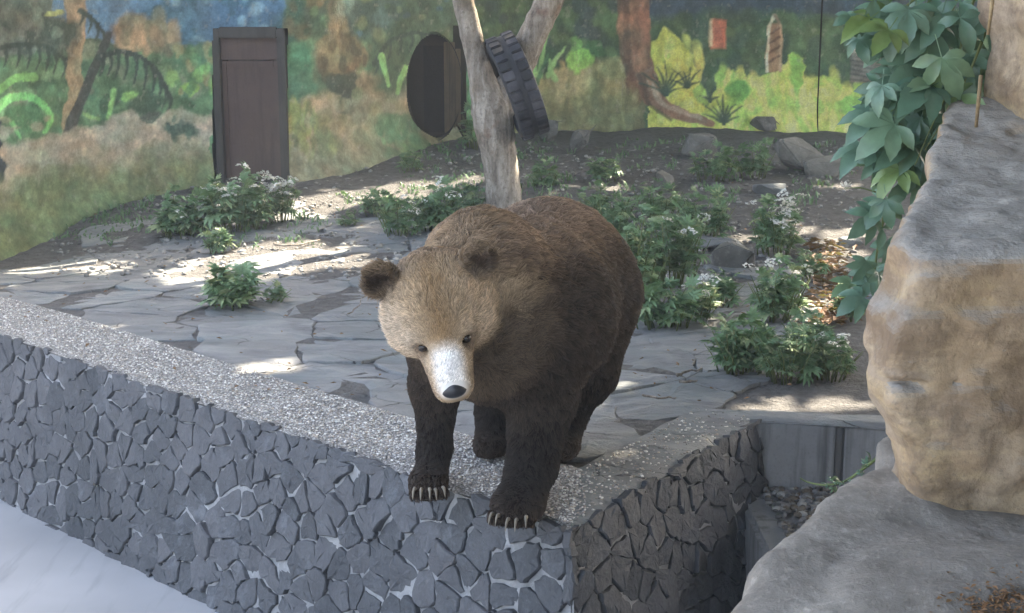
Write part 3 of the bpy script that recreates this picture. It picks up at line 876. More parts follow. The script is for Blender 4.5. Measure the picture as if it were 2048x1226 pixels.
stroke([(762, 112), (768, 140), (776, 168)], 7, 4, (114, 164, 92), .9); stroke([(812, 136), (800, 160), (794, 184)], 7, 4, (120, 166, 90), .9)
blob(760, 60, 20, 14, (106, 112, 74)); blob(740, 20, 60, 50, (62, 82, 74)); speck(720, 900, -100, 70, 50, 14, [(66, 88, 62), (52, 70, 56), (92, 104, 70), (56, 80, 84)], 1, 16)
speck(760, 840, 240, 330, 40, 12, [(84, 122, 74), (70, 106, 72), (104, 128, 84)], 1.2, 17, .6)
# behind the living tree ----------------------------------------
rect(925, -450, 1275, 150, (54, 72, 50), rag=1.0)
speck(930, 1270, -200, 160, 190, 17, [(48, 70, 46), (60, 86, 54), (44, 58, 50), (72, 96, 56), (52, 64, 62)], 1.1, 18)
blob(962, 220, 34, 90, (70, 122, 78)); speck(930, 1000, 150, 300, 40, 11, [(78, 128, 84), (60, 104, 70), (96, 142, 92)], 1.6, 19)
below([(1020, 150), (1100, 140), (1180, 132), (1275, 122)], (124, 118, 72), 18, 1.2, x0=1040, x1=1275)
speck(1050, 1272, 135, 240, 110, 8, [(136, 128, 78), (112, 110, 66), (96, 98, 60), (146, 136, 92)], 2.4, 20, .7)
below([(1020, 215), (1100, 205), (1275, 200)], (98, 96, 62), 30, 1.0, x0=1000, x1=1290, a=.8)
blob(1080, 120, 34, 40, (44, 72, 46))
for a, b in (((1078, 152), (1104, 40)), ((1068, 150), (1076, 70)), ((1096, 150), (1130, 92)), ((1110, 158), (1100, 120))):
    stroke([a, ((a[0]+b[0])/2-4, (a[1]+b[1])/2), b], 6, 2, (122, 164, 92), .9)
stroke([(1070, 168), (1096, 110)], 5, 3, (58, 100, 62), .9)
blob(1156, 116, 24, 26, (120, 168, 66)); blob(1150, 82, 18, 16, (96, 142, 66)); blob(1190, 100, 16, 24, (52, 90, 50))
# right panels ---------------------------------------------------
rect(1296, -450, 2120, 60, (44, 62, 76), rag=.8)
below([(1280, 36), (1420, 28), (1560, 30), (1750, 40), (2120, 30)], (62, 88, 56), 30, 1.0, x0=1290)
speck(1300, 2100, 30, 175, 170, 17, [(54, 80, 52), (70, 98, 60), (60, 84, 66), (48, 72, 56), (78, 104, 64)], 1, 22)
X = CX
below([(1290, 90), (1318, 55), (1345, 62), (1372, 100), (1392, 140), (1406, 200), (1420, 235)], (178, 182, 62), 5, .7, x0=1296, x1=1440)
below([(1395, 240), (1420, 200), (1450, 150), (1466, 138), (1478, 165), (1492, 172), (1530, 152), (1566, 140), (1590, 108), (1604, 112), (1612, 152), (1648, 150), (1690, 172), (1740, 198), (1800, 215), (2120, 200)], (164, 186, 68), 5, .8, x0=1380)
speck(1310, 1400, 80, 240, 40, 8, [(196, 192, 70), (150, 172, 62), (176, 190, 90)], 2, 23, .6)
speck(1440, 1740, 150, 265, 130, 9, [(190, 196, 80), (150, 180, 66), (206, 196, 92), (132, 170, 66)], 2.2, 24, .6)
blob(1400, 190, 22, 20, (120, 156, 62)); blob(1480, 180, 18, 22, (98, 150, 60)); blob(1596, 150, 12, 40, (120, 176, 66)); blob(1700, 215, 26, 26, (124, 176, 70))
blob(1660, 190, 26, 20, (196, 192, 84)); blob(1640, 130, 22, 12, (60, 88, 56))
rect(1420, 38, 1452, 96, (168, 92, 60), rag=.25); rect(1417, 38, 1424, 92, (184, 160, 120), rag=.2); rect(1428, 55, 1446, 80, (150, 78, 52), rag=.2)
rect(1533, 48, 1562, 142, (136, 102, 70), rag=.25); stroke([(1548, 32), (1536, 52)], 4, 3, (178, 170, 138)); stroke([(1549, 30), (1562, 52)], 4, 3, (120, 104, 80))
stroke([(1536, 52), (1534, 142)], 3, 3, (190, 170, 138)); stroke([(1561, 52), (1561, 140)], 3, 3, (166, 136, 100))
for yy in (62, 80, 98, 116): stroke([(1540, yy+6), (1558, yy-6)], 2.5, 2.5, (96, 68, 46))
rect(1702, 84, 1732, 106, (168, 156, 136), rag=.2); rect(1700, 106, 1760, 165, (112, 104, 94), rag=.2)
for yy in range(112, 166, 9): stroke([(1700, yy), (1756, yy+10)], 1.8, 1.8, (66, 66, 64), .9)
# painted tree with a root sweeping along the foot of the wall
stroke([(1266, -400), (1268, -20), (1270, 60), (1278, 130), (1302, 190)], 36, 22, (120, 84, 60), 1, .3)
stroke([(1246, -300), (1248, 60), (1262, 150)], 12, 14, (88, 66, 50), .9, .3)
stroke([(1286, -300), (1288, 60), (1296, 140)], 10, 8, (138, 92, 66), .9, .3)
stroke([(1282, 120), (1300, 180), (1340, 222), (1420, 244)], 22, 8, (124, 88, 66), 1, .3)
stroke([(1296, 166), (1330, 212), (1400, 236)], 6, 4, (160, 136, 112), .7, .3); stroke([(1276, 150), (1296, 206), (1340, 238)], 5, 3, (70, 54, 44), .8)
speck(1240, 1300, -200, 190, 40, 7, [(146, 100, 70), (84, 62, 48), (110, 72, 52)], 3, 26, .6)
for cx, cy, n_, l_ in ((1330, 190, 9, 70), (1372, 175, 6, 50), (1446, 245, 9, 58), (1420, 200, 4, 40)):
    for q in range(n_):
        an = math.pi*(.12+.76*q/(n_-1)); L_ = l_*(.6+.5*((q*37) % 10)/10)
        stroke([(cx, cy), (cx+math.cos(an)*L_*.4, cy-math.sin(an)*L_*.6), (cx+math.cos(an)*L_*.9, cy-math.sin(an)*L_)], 3.4, 1.2, (44, 68, 54), .92)
for k_, (s_, am) in enumerate(((26, .20), (11, .20), (5, .16))):     # dabbed, patchy brushwork
    nd = fbm(CX/s_, CY/(s_*1.7), 0, 90+k_, 2)-.5; CAN *= (1+am*2.4*nd)[..., None]
hue = fbm(CX/34, CY/34, 0, 97, 3)-.5; CAN *= 1+np.stack([hue*.5, -hue*.15, -hue*.4], -1)
fl = fbm(CX/7, CY/10, 0, 99, 3); fm = (np.clip((fl-.72)/.06, 0, 1)*.22)[..., None]; CAN[:] = CAN*(1-fm)+col((150, 142, 124))*fm
# the black joint is a gap between the panels, built below
MURAL_ALB = 2.0
_l = CAN.mean(-1, keepdims=True); CAN = _l + (CAN-_l)*.80
CAN = CAN*.92 + np.array(srgb(120, 122, 112))*.08
CAN = np.clip(CAN*MURAL_ALB, .004, .8)
def sample(px, py):
    i = np.clip(((py-Y0)/ST_).astype(int), 0, CAN.shape[0]-1); j = np.clip(((px-X0)/ST_).astype(int), 0, CAN.shape[1]-1)
    return CAN[i, j]

WALL_TOP = 2.45
DOOR = (425, 57, 575, 368)
ARCH = (868, 172, 55, 103)
def wall_sheet(poly, name, holes, parent, step=.0135, close_back=True):
    P = spline(poly, 60) if len(poly) > 3 else np.array(poly, float)
    Ls = np.r_[0, np.cumsum(np.linalg.norm(np.diff(P, axis=0), axis=1))]
    nu = int(Ls[-1]/step); u = np.linspace(0, Ls[-1], nu)
    X = np.interp(u, Ls, P[:, 0]); Y = np.interp(u, Ls, P[:, 1])
    zs = np.r_[np.arange(-.45, 1.98, step), np.linspace(2.0, WALL_TOP, 6)]
    nv = len(zs)
    dX = np.gradient(X); dY = np.gradient(Y); ln = np.hypot(dX, dY)
    nx_, ny_ = dY/ln, -dX/ln                        # towards the terrace
    V = np.stack([np.repeat(X, nv), np.repeat(Y, nv), np.tile(zs, nu)], 1)
    N_ = np.stack([np.repeat(nx_, nv), np.repeat(ny_, nv)], 1)
    px, py = project(V)
    C_ = sample(px, py)
    gzv = np.repeat(gz_np(X, Y), nv); up = V[:, 2]-gzv
    rel = (fbm(np.repeat(u, nv)*3, V[:, 2]*3, 0, 21, 4)-.5)*.05*np.clip(1-up/1.2, .25, 1) + .10*np.clip(1-up/.35, 0, 1)**2
    V[:, :2] += N_*rel[:, None]
    i, j = np.meshgrid(np.arange(nu-1), np.arange(nv-1), indexing='ij')
    a = (i*nv+j).ravel(); Qd = np.stack([a, a+nv, a+nv+1, a+1], 1)
    cx = px[Qd].mean(1); cy = py[Qd].mean(1)
    kp = np.ones(len(Qd), bool)
    for h in holes:
        if len(h) == 5: kp &= ~((cx > h[0]) & (cx < h[2]) & (cy > h[1]) & (cy < h[3]))
        else: kp &= ~((((cx-h[0])/h[2])**2 + ((cy-h[1])/h[3])**2) < 1)
    me = fast_mesh(name, V, Qd[kp]); 
    if len(me.vertices) == len(C_): vcol(me, C_)
    o = link(name, me, parent, M['mural'])
    # unpainted back and cap
    Vb = np.stack([np.repeat(X-nx_*.55, 2), np.repeat(Y-ny_*.55, 2), np.tile([-.45, WALL_TOP], nu)], 1)[::1]
    Vt = np.stack([X, Y, np.full(nu, WALL_TOP)], 1)
    VV = np.concatenate([Vb, Vt]); F = []
    k0 = np.arange(nu-1)
    Q1 = np.stack([2*k0+2, 2*k0, 2*k0+1, 2*k0+3], 1); Q2 = np.stack([2*k0+1, 2*nu+k0, 2*nu+k0+1, 2*k0+3], 1)
    link('back', fast_mesh('back', VV, np.concatenate([Q1, Q2]), False), parent, M['notch'])
    return o
root = tag(empty('mural_wall', (-2, 13.1, 0)), 'curved enclosure wall painted with jungle ferns, trees and rocks round the brown door', 'wall')
root2 = tag(empty('mural_wall', (4.4, 17, 0)), 'straight painted panel wall with yellow hills, red house and tower', 'wall')
def parent_keep(o, p): o.parent = p; o.location = -p.location
for r, pl, hl, nm in ((root, WALL, [DOOR+(0,), ARCH], 'painted_face'), (root2, RIGHT[:1]+[(3.655, 17.0)], [], 'painted_panel'), (root2, [(3.675, 17.004), (8.0, 16.9)], [], 'painted_panel')):
    nb = set(COL.objects)
    wall_sheet(pl, nm, hl, r)
    for o in set(COL.objects)-nb: o.location = -r.location
o = link('joint', box_mesh('joint', .03, .03, 2.9, 0), root2, M['dark']); o.location = Vector((3.665, 17.03, 1.0))-root2.location

# ---- brown steel door in its reveal
yD = 13.02
p0 = at_y(DOOR[0], DOOR[1], yD); p1 = at_y(DOOR[2], DOOR[3], yD)
w_, h_ = p1.x-p0.x, p0.z-p1.z; cx_ = (p0.x+p1.x)/2
door = tag(empty('steel_door', (cx_, yD, p1.z)), 'tall dark brown steel den door set in the painted wall', 'door')
def dpart(nm, x0, x1, z0, z1, y0, y1, mt, bev=.006, par=None):
    o = link(nm, box_mesh(nm, (x1-x0)*w_, y1-y0, (z1-z0)*h_, bev), par or door, M[mt])
    o.location = (((x0+x1)/2-.5)*w_, (y0+y1)/2, ((z0+z1)/2)*h_)
    return o
dpart('frame', -.02, .085, -.03, 1.0, -.02, .40, 'steelframe'); dpart('frame', .915, 1.03, -.03, 1.0, -.02, .40, 'steelframe')
dpart('lintel', .085, .915, .94, 1.01, -.015, .40, 'steelframe')
dpart('upper_panel', .085, .915, .80, .94, .05, .10, 'steel')
dpart('sill', .085, .915, -.03, .035, -.01, .40, 'steelframe')
leaf = dpart('door_leaf', .09, .91, .035, .795, .085, .13, 'steel')
for x0, x1, z0, z1 in ((.09, .155, .035, .795), (.845, .91, .035, .795), (.157, .843, .755, .795)):
    o = dpart('rail', x0, x1, z0, z1, .066, .0845, 'steel', .004, leaf); o.location -= leaf.location

# ---- round den opening with a dark slot and a plank
yA = 15.25
a0 = at_y(ARCH[0], ARCH[1], yA); rx = ARCH[2]/FPX*yA*1.03; rz = ARCH[3]/FPX*yA*1.03
den = tag(empty('den_opening', (a0.x, yA, a0.z-rz)), 'oval den opening with a dark doorway in the painted wall', 'doorway')
V = []; F = []; n = 36
for k in range(n):
    t = 2*math.pi*k/n
    for y, s in ((-.22, 1.0), (.22, .97)): V.append((math.cos(t)*rx*s, y, rz+math.sin(t)*rz*s))
for k in range(n): F.append((2*k, 2*k+1, (2*k+3) % (2*n), (2*k+2) % (2*n)))
M['den_olive'] = mat_concrete('den_olive', (.030, .028, .020), (.048, .043, .032))
link('reveal', mesh('reveal', V, F, True), den, M['den_olive'])
link('back_wall', box_mesh('back_wall', 2.2*rx, .05, 2.2*rz, 0), den, M['den_olive'], (0, .25, rz))
link('slot', box_mesh('slot', .36*rx*2, .02, 1.62*rz, .004), den, M['dark'], (-.04*rx, .215, rz*.92))
for x in (.42, .62, .82):
    link('plank', box_mesh('plank', .19*rx, .04, 1.7*rz-.25*rz*(x > .8), .006), den, M['den'], (x*rx, .19, rz*.95))

# ================================================================== LIVING TREE AND TYRE
yT = 11.4
tp = [(1012, 440, 46), (1008, 400, 40), (1002, 340, 39), (993, 280, 42), (982, 225, 42), (966, 165, 31), (952, 110, 25), (938, 50, 23), (924, -10, 23), (908, -120, 23), (890, -300, 24), (868, -520, 22)]
base = at_y(tp[0][0], tp[0][1], yT); base.z = gz(base.x, base.y)
tree = tag(empty('forked_tree', base), 'forked tree with pale patchy bark standing behind the bear', 'tree')
S = spline(tp, 60)
pts = [at_y(a, b, yT)-base for a, b, _ in S]; pts[0].z = -.05
rad = [.88*max(.03, c/FPX*(yT+.3))*(1+.04*math.sin(i*.37)+.03*random.uniform(-1, 1)) for i, (_, _, c) in enumerate(S)]
trunk = link('trunk', tube('trunk', pts, rad, 20, True, .06), tree, M['bark'])
bp = [(988, 232, 34, .0), (1012, 190, 31, .10), (1036, 140, 29, .15), (1062, 78, 28, .15), (1092, 16, 27, .15), (1128, -60, 26, .1), (1200, -220, 24, .0), (1290, -420, 20, 0)]
S = spline(bp, 36)
pts = [at_y(a, b, yT+e)-base for a, b, _, e in S]; rad = [c/FPX*(yT+.3)*(1+.04*random.uniform(-1, 1)) for _, _, c, _ in S]
link('branch', tube('branch', pts, rad, 16, True, .06), tree, M['bark'])

# truck tyre hung in the fork, seen edge-on
tc = at_y(1034, 172, yT-.10)
ax = Vector((.92, .10, .36)).normalized()            # wheel axis
tyre = tag(empty('tyre', tc), 'old dark truck tyre hung in the fork of the tree', 'tyre')
q = Vector((0, 0, 1)).rotation_difference(ax); tyre.rotation_mode = 'QUATERNION'; tyre.rotation_quaternion = q; tyre.scale = (.92, .92, .74)
Rt, Wt = .45, .155
prof = [(.27, -.11), (.30, -.15), (.38, -.165), (.425, -.15), (.445, -.11), (.45, 0), (.445, .11), (.425, .15), (.38, .165), (.30, .15), (.27, .11), (.285, .09), (.36, .13), (.41, .11), (.42, 0), (.41, -.11), (.36, -.13), (.285, -.09)]
V = []; F = []; nn = 56; m_ = len(prof)
for i in range(nn):
    t = 2*math.pi*i/nn
    for r, zz in prof: V.append((math.cos(t)*r, math.sin(t)*r, zz))
for i in range(nn):
    for k in range(m_): F.append((i*m_+k, ((i+1) % nn)*m_+k, ((i+1) % nn)*m_+(k+1) % m_, i*m_+(k+1) % m_))
casing = link('casing', mesh('casing', V, F, True), tyre, M['rubber'])
lug = box_mesh('tread_block', .034, .078, .118, .008); lug.materials.append(M['rubber_dust'])
for i in range(32):
    t = 2*math.pi*i/32
    for s in (-1, 1):
        tt_ = t + (.5 if s > 0 else 0)*2*math.pi/32
        o = link('tread_block', lug, casing); o.location = (math.cos(tt_)*.45, math.sin(tt_)*.45, s*.088); o.rotation_euler = (0, 0, tt_)

# ================================================================== BEAR
def unit(v): return np.array(v, float)/np.linalg.norm(v)
hf = unit((.050, -.235, -.155))
HC = np.array((-.190, 4.36, .600)) - hf*.328
rt0 = unit(np.cross((0, 0, 1), -hf)); rt0 = rt0 if rt0[0] > 0 else -rt0
up0 = unit(np.cross(hf, rt0)); up0 = up0 if up0[2] > 0 else -up0
roll = R(13)                                        # image-left ear hangs lower
hr = rt0*math.cos(roll) + up0*math.sin(roll); hu = up0*math.cos(roll) - rt0*math.sin(roll)
HM = np.stack([hr, hf, hu])                          # rows: local axes
def hw(a, b, c): return HC + hr*a + hf*b + hu*c
lo = np.array((-.62, 4.2, -.03)); hi = np.array((.72, 6.25, 1.2)); HS = .010
PG = grid_points(lo, hi, HS)
by = math.atan2(-.33, .74)                           # body yaw
def yawM(a): return np.array([[math.cos(a), math.sin(a), 0], [-math.sin(a), math.cos(a), 0], [0, 0, 1]])
BM = yawM(R(24))
D = sd_ell(PG, (.150, 5.60, .69), (.315, .37, .335), BM)
D = smin(D, sd_ell(PG, (.05, 5.28, .66), (.315, .44, .325), BM), .12)
D = smin(D, sd_ell(PG, (-.075, 4.99, .70), (.255, .30, .330), BM), .10)
D = smin(D, sd_ell(PG, (-.115, 5.00, .925), (.135, .17, .13), BM), .10)
D = smin(D, sd_cone(PG, (-.12, 4.93, .83), (-.225, 4.74, .80), .195, .155), .08)
D = smin(D, sd_cone(PG, (-.10, 4.86, .64), (-.21, 4.69, .70), .175, .11), .08)
# fore legs
for ch, kk in ((((-.235, 4.99, .60, .15), (-.285, 5.09, .40, .088), (-.292, 5.10, .15, .053), (-.305, 5.06, .06, .056)), .07),
               (((.07, 4.95, .62, .19), (.105, 4.98, .40, .122), (.075, 4.87, .16, .082), (.035, 4.78, .07, .078)), .08),
               (((.275, 5.60, .62, .235), (.275, 5.50, .36, .145), (.225, 5.60, .18, .092), (.200, 5.50, .06, .075)), .10),
               (((.02, 5.66, .55, .22), (-.035, 5.56, .30, .120), (-.055, 5.62, .15, .085), (-.075, 5.54, .06, .070)), .09)):
    L_ = None
    for a, b in zip(ch[:-1], ch[1:]):
        d = sd_cone(PG, a[:3], b[:3], a[3], b[3]); L_ = d if L_ is None else smin(L_, d, .04)
    D = smin(D, L_, kk)
# paws
PAWS = [((-.312, 5.00, .048), (.070, .105, .050), R(4)), ((.018, 4.735, .052), (.092, .125, .058), R(-12)),
        ((.195, 5.42, .048), (.075, .13, .052), R(-12)), ((-.085, 5.47, .045), (.07, .12, .05), R(-8))]
for c, r, a in PAWS:
    D = smin(D, sd_ell(PG, c, r, yawM(a)), .035)
    if c[1] < 5.1:
        for t in (-.75, -.37, 0, .37, .75):         # toes
            tp_ = np.array(c) + yawM(a).T@np.array((t*r[0]*.92, -r[1]*(.92-.25*t*t), -.012))
            D = smin(D, sd_ell(PG, tp_, (.021, .036, .028)), .012)
# tail
D = smin(D, sd_cone(PG, (.27, 5.95, .80), (.30, 5.99, .70), .05, .03), .04)
# head in its own frame
HSC = 1.15
QL = (PG - HC.astype(np.float32))@HM.T.astype(np.float32)/HSC
sub = (np.linalg.norm(QL, axis=-1) < .45)
Q_ = QL[sub]; aQ = np.abs(Q_[:, 0]); Qs = np.stack([aQ, Q_[:, 1], Q_[:, 2]], -1)
H = sd_ell(Qs, (0, -.02, .035), (.136, .160, .122))
H = smin(H, sd_ell(Qs, (.076, .0, -.025), (.072, .105, .085)), .05)
H = smin(H, sd_ell(Qs, (0, .075, .045), (.095, .085, .078)), .05)
H = smin(H, sd_cone(Qs, (0, .085, -.008), (0, .250, -.034), .084, .060), .040)
H = smin(H, sd_cone(Qs, (0, .03, -.085), (0, .200, -.088), .068, .040), .026)
H = smin(H, sd_ell(Qs, (.052, .128, .045), (.036, .028, .022)), .025)
eye = np.linalg.norm(Qs-np.array((.064, .158, .022), np.float32), axis=-1)-.021
H = -smin(-H, eye, .014)
mouth = sd_cone(Qs, (0, .300, -.076), (.066, .15, -.078), .008, .008); H = -smin(-H, mouth, .012)
ear = sd_ell(Qs, (.143, -.045, .130), (.052, .026, .066))
cav = sd_ell(Qs, (.146, -.012, .136), (.036, .032, .048)); ear = -smin(-ear, cav, .01)
H = smin(H, ear, .022)
Dn = D[sub]; D[sub] = smin(Dn, H*HSC, .045)
Vb, Qb = surface_nets(D, lo, HS); Vb = relax(Vb, Qb, 2, .5)
del PG, QL, D
# face frames, normals
def vnormals(V, Q):
    a = V[Q[:, 2]]-V[Q[:, 0]]; b = V[Q[:, 3]]-V[Q[:, 1]]; n = np.cross(a, b); out = np.zeros_like(V)
    for k in range(4): np.add.at(out, Q[:, k], n)
    return out/np.maximum(np.linalg.norm(out, axis=1), 1e-12)[:, None]
Nb = vnormals(Vb, Qb)
if (Nb*(Vb-np.array((0, 5.2, .65)))).sum() < 0: Qb = Qb[:, ::-1].copy(); Nb = -Nb
def sm(x, a, b):
    t = np.clip((x-a)/(b-a), 0, 1); return t*t*(3-2*t)
def headness(P):
    q = (P-HC)@HM.T/HSC
    return sm(q[:, 1], -.15, .0)*sm(.40-np.linalg.norm(q, axis=1), 0, .10), q
def fur_colour(P):
    P = np.asarray(P, float); hd, q = headness(P)
    n1 = fbm(P[:, 0]*9, P[:, 1]*9, P[:, 2]*9, 31, 3); n2 = fbm(P[:, 0]*30, P[:, 1]*30, P[:, 2]*30, 37, 2)
    c = np.tile(np.array((.105, .070, .045)), (len(P), 1))
    def lerp(c, t, k): return c*(1-t[:, None]) + np.array(k)*t[:, None]
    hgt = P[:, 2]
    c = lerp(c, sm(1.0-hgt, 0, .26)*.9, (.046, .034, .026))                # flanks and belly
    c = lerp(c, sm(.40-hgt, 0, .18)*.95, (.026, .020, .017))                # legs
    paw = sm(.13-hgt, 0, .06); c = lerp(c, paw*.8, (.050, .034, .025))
    back = sm(hgt, .84, 1.0); c = lerp(c, back*.85, (.31, .212, .148))  # paler back carries a painted sunlit sheen
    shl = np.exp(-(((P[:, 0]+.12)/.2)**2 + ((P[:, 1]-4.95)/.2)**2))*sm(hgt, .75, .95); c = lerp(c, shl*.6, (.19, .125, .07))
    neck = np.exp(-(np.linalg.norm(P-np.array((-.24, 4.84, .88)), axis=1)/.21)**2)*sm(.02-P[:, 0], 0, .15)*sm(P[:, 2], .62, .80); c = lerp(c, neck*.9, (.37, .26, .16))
    # head
    h = np.tile(np.array((.44, .315, .195)), (len(P), 1))
    ax_ = np.abs(q[:, 0])
    cheek = np.exp(-(((ax_-.115)/.07)**2 + ((q[:, 2]-.02)/.09)**2)); h = lerp(h, cheek*.85, (.56, .46, .36))
    fore = np.exp(-((ax_/.04)**2))*sm(q[:, 2], .02, .06); h = lerp(h, fore*.75, (.27, .165, .08))
    low = sm(-q[:, 2], .02, .10)*sm(.20-q[:, 1], 0, .08); h = lerp(h, low*.9, (.085, .060, .042))
    eyer = np.exp(-((np.linalg.norm(np.stack([ax_-.068, (q[:, 1]-.150), q[:, 2]-.016], 1), axis=1)/.034)**2)); h = lerp(h, eyer*.85, (.11, .07, .045))
    muz = sm(q[:, 1], .165, .215)*sm(.056-ax_, 0, .030)*sm(q[:, 2], -.05, -.015); h = lerp(h, muz*.92, (.84, .80, .76))
    side = sm(ax_, .035, .06)*sm(q[:, 1], .10, .16)*sm(.02-q[:, 2], 0, .05); h = lerp(h, side*.75, (.19, .125, .08))
    lip = np.exp(-((q[:, 2]+.074)/.012)**2)*sm(q[:, 1], .14, .18); h = lerp(h, lip*.95, (.045, .034, .03))
    earr = np.exp(-(np.linalg.norm(np.stack([ax_-.145, (q[:, 1]+.04), q[:, 2]-.135], 1), axis=1)/.062)**4)
    h = lerp(h, earr*np.where(q[:, 1] > -.05, 1, .6), (.040, .028, .022))
    rim = earr*sm(np.hypot(ax_-.143, q[:, 2]-.133), .040, .055); h = lerp(h, rim*.6, (.22, .15, .09))
    c = c*(1-hd[:, None]) + h*hd[:, None]
    return np.clip(c*(.72 + .42*n1 + .25*n2)[:, None], .006, .9)
bear = tag(empty('bear', (.0, 5.1, .028)), 'large brown bear with pale muzzle standing at the terrace edge', 'bear')
def mat_fur(name, hairy):
    m, t, b = new_mat(name, .65 if hairy else .95, .18 if hairy else .05)
    a = node(t, 'ShaderNodeAttribute', attribute_name='paint'); c = a.outputs[0]
    if hairy:
        hi_ = node(t, 'ShaderNodeHairInfo')
        c = mix(t, 1.0, c, ramp(t, hi_.outputs['Intercept'], [(0, (.55,)*3), (.7, (1.0,)*3), (1, (1.5,)*3)]), 'MULTIPLY')
        c = mix(t, 1.0, c, ramp(t, hi_.outputs['Random'], [(0, (.6,)*3), (1, (1.4,)*3)]), 'MULTIPLY')
    t.links.new(c, b.inputs['Base Color'])
    return m
M['skin'] = mat_fur('bear_undercoat', False); M['fur'] = mat_fur('bear_fur', True)
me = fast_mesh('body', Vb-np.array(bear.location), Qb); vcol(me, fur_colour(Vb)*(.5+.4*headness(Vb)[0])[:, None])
body = link('body', me, bear, M['skin'])
# fur strands
area = np.linalg.norm(np.cross(Vb[Qb[:, 2]]-Vb[Qb[:, 0]], Vb[Qb[:, 3]]-Vb[Qb[:, 1]]), axis=1)*.5
NH = 170000
cen = Vb[Qb].mean(1); hd, _q = headness(cen)
wgt = area*(1+1.8*hd)*np.where(cen[:, 2] < .02, .1, 1)
wgt = wgt*(1 - .6*sm(cen[:, 1], 5.7, 5.95))
fi = rng.choice(len(Qb), NH, p=wgt/wgt.sum())
uv = rng.uniform(0, 1, (NH, 2)); q4 = Vb[Qb[fi]]; n4 = Nb[Qb[fi]]
def bil(a): return (a[:, 0]*((1-uv[:, :1])*(1-uv[:, 1:])) + a[:, 1]*(uv[:, :1]*(1-uv[:, 1:])) + a[:, 2]*(uv[:, :1]*uv[:, 1:]) + a[:, 3]*((1-uv[:, :1])*uv[:, 1:]))
HP = bil(q4); HN = bil(n4); HN /= np.maximum(np.linalg.norm(HN, axis=1), 1e-9)[:, None]
hd, q = headness(HP)
ax_ = np.abs(q[:, 0])
eyeD = np.linalg.norm(np.stack([ax_-.064, q[:, 1]-.158, q[:, 2]-.022], 1), axis=1)
noseD = np.linalg.norm(np.stack([ax_/1.2, q[:, 1]-.298, q[:, 2]+.026], 1), axis=1)
kp = (eyeD > .017) & (noseD > .036) & (HP[:, 2] > .012)
HP, HN, hd, q, ax_ = HP[kp], HN[kp], hd[kp], q[kp], ax_[kp]; NH = len(HP)
flow = np.tile(np.array((.36, .80, -.42)), (NH, 1))
leg = sm(.55-HP[:, 2], 0, .25)[:, None]; flow = flow*(1-leg) + np.array((0.05, .18, -1.0))*leg
pawm = sm(.11-HP[:, 2], 0, .05)[:, None]; flow = flow*(1-pawm) + np.array((-.1, -.9, -.5))*pawm
hflow = -hf[None]*.9 + (hr[None]*np.sign(q[:, :1]))*.25*sm(ax_, .02, .1)[:, None] + np.array((0, 0, -.35))*sm(-q[:, 2], .0, .1)[:, None]
earm = np.exp(-(np.linalg.norm(np.stack([ax_-.145, (q[:, 1]+.04), q[:, 2]-.135], 1), axis=1)/.07)**4)[:, None]
hflow = hflow*(1-earm) + (hr[None]*np.sign(q[:, :1])*.6 + hu[None]*.8)*earm
flow = flow*(1-hd[:, None]) + hflow*hd[:, None]
cl = np.stack([fbm(HP[:, 0]*26, HP[:, 1]*26, HP[:, 2]*26, s, 2)-.5 for s in (51, 52, 53)], 1)
flow = flow + cl*1.5 + rng.normal(0, .16, (NH, 3))
tan = flow - HN*(flow*HN).sum(1, keepdims=True); tan /= np.maximum(np.linalg.norm(tan, axis=1), 1e-6)[:, None]
ln_ = np.full(NH, .046); ln_ *= 1 - .35*leg[:, 0]; ln_ = ln_*(1-pawm[:, 0]) + .020*pawm[:, 0]
hl = .034 - .022*sm(q[:, 1], .06, .17) + .018*sm(ax_, .10, .16)*sm(.08-q[:, 2], 0, .05); hl = np.where(q[:, 1] > .17, .011, hl); hl = hl*(1-.5*earm[:, 0])
ln_ = ln_*(1-hd) + hl*hd; ln_ *= rng.uniform(.6, 1.3, NH)*(.8+.5*fbm(HP[:, 0]*6, HP[:, 1]*6, HP[:, 2]*6, 61, 2))
lift = .42*(1-hd) + .36*hd
d1 = tan*.85 + HN*lift[:, None]*1.25; d1 /= np.linalg.norm(d1, axis=1)[:, None]
d2 = tan*.95 + HN*.10 + np.array((0, 0, -.22)) + cl*.5; d2 /= np.linalg.norm(d2, axis=1)[:, None]
p0 = HP - HN*.002; p1 = p0 + d1*ln_[:, None]*.38; p2 = p1 + (d1*.45+d2*.55)*ln_[:, None]*.34; p3 = p2 + d2*ln_[:, None]*.34
for p_ in (p1, p2, p3): p_[:, 2] = np.maximum(p_[:, 2], .008)
from mathutils import kdtree
gsel = rng.choice(NH, 7000, replace=False); kd = kdtree.KDTree(len(gsel))
for i_, g_ in enumerate(gsel): kd.insert(p0[g_], i_)
kd.balance()
near_ = gsel[np.array([kd.find(p_)[1] for p_ in p0])]
cs_ = (rng.uniform(.35, .75, NH)*np.where(hd > .5, .55, 1.0))[:, None]
p3 = p3*(1-cs_) + (p3[near_] + (p0-p0[near_])*.15)*cs_; p2 = p2*(1-cs_*.55) + (p2[near_] + (p0-p0[near_])*.4)*cs_*.55
hc = bpy.data.hair_curves.new('fur'); hc.add_curves([4]*NH)
pos = np.stack([p0, p1, p2, p3], 1).reshape(-1, 3)-np.array(bear.location)
hc.attributes['position'].data.foreach_set('vector', pos.astype(np.float32).ravel())
ra = hc.attributes.get('radius') or hc.attributes.new('radius', 'FLOAT', 'POINT')
thin = np.where(hd > .5, .8, 1.0)
ra.data.foreach_set('value', (np.array([.0013, .0012, .0009, .0003])[None]*thin[:, None]).astype(np.float32).ravel())
ca = hc.attributes.new('paint', 'FLOAT_COLOR', 'CURVE')
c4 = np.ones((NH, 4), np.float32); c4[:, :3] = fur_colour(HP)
ca.data.foreach_set('color', c4.ravel())
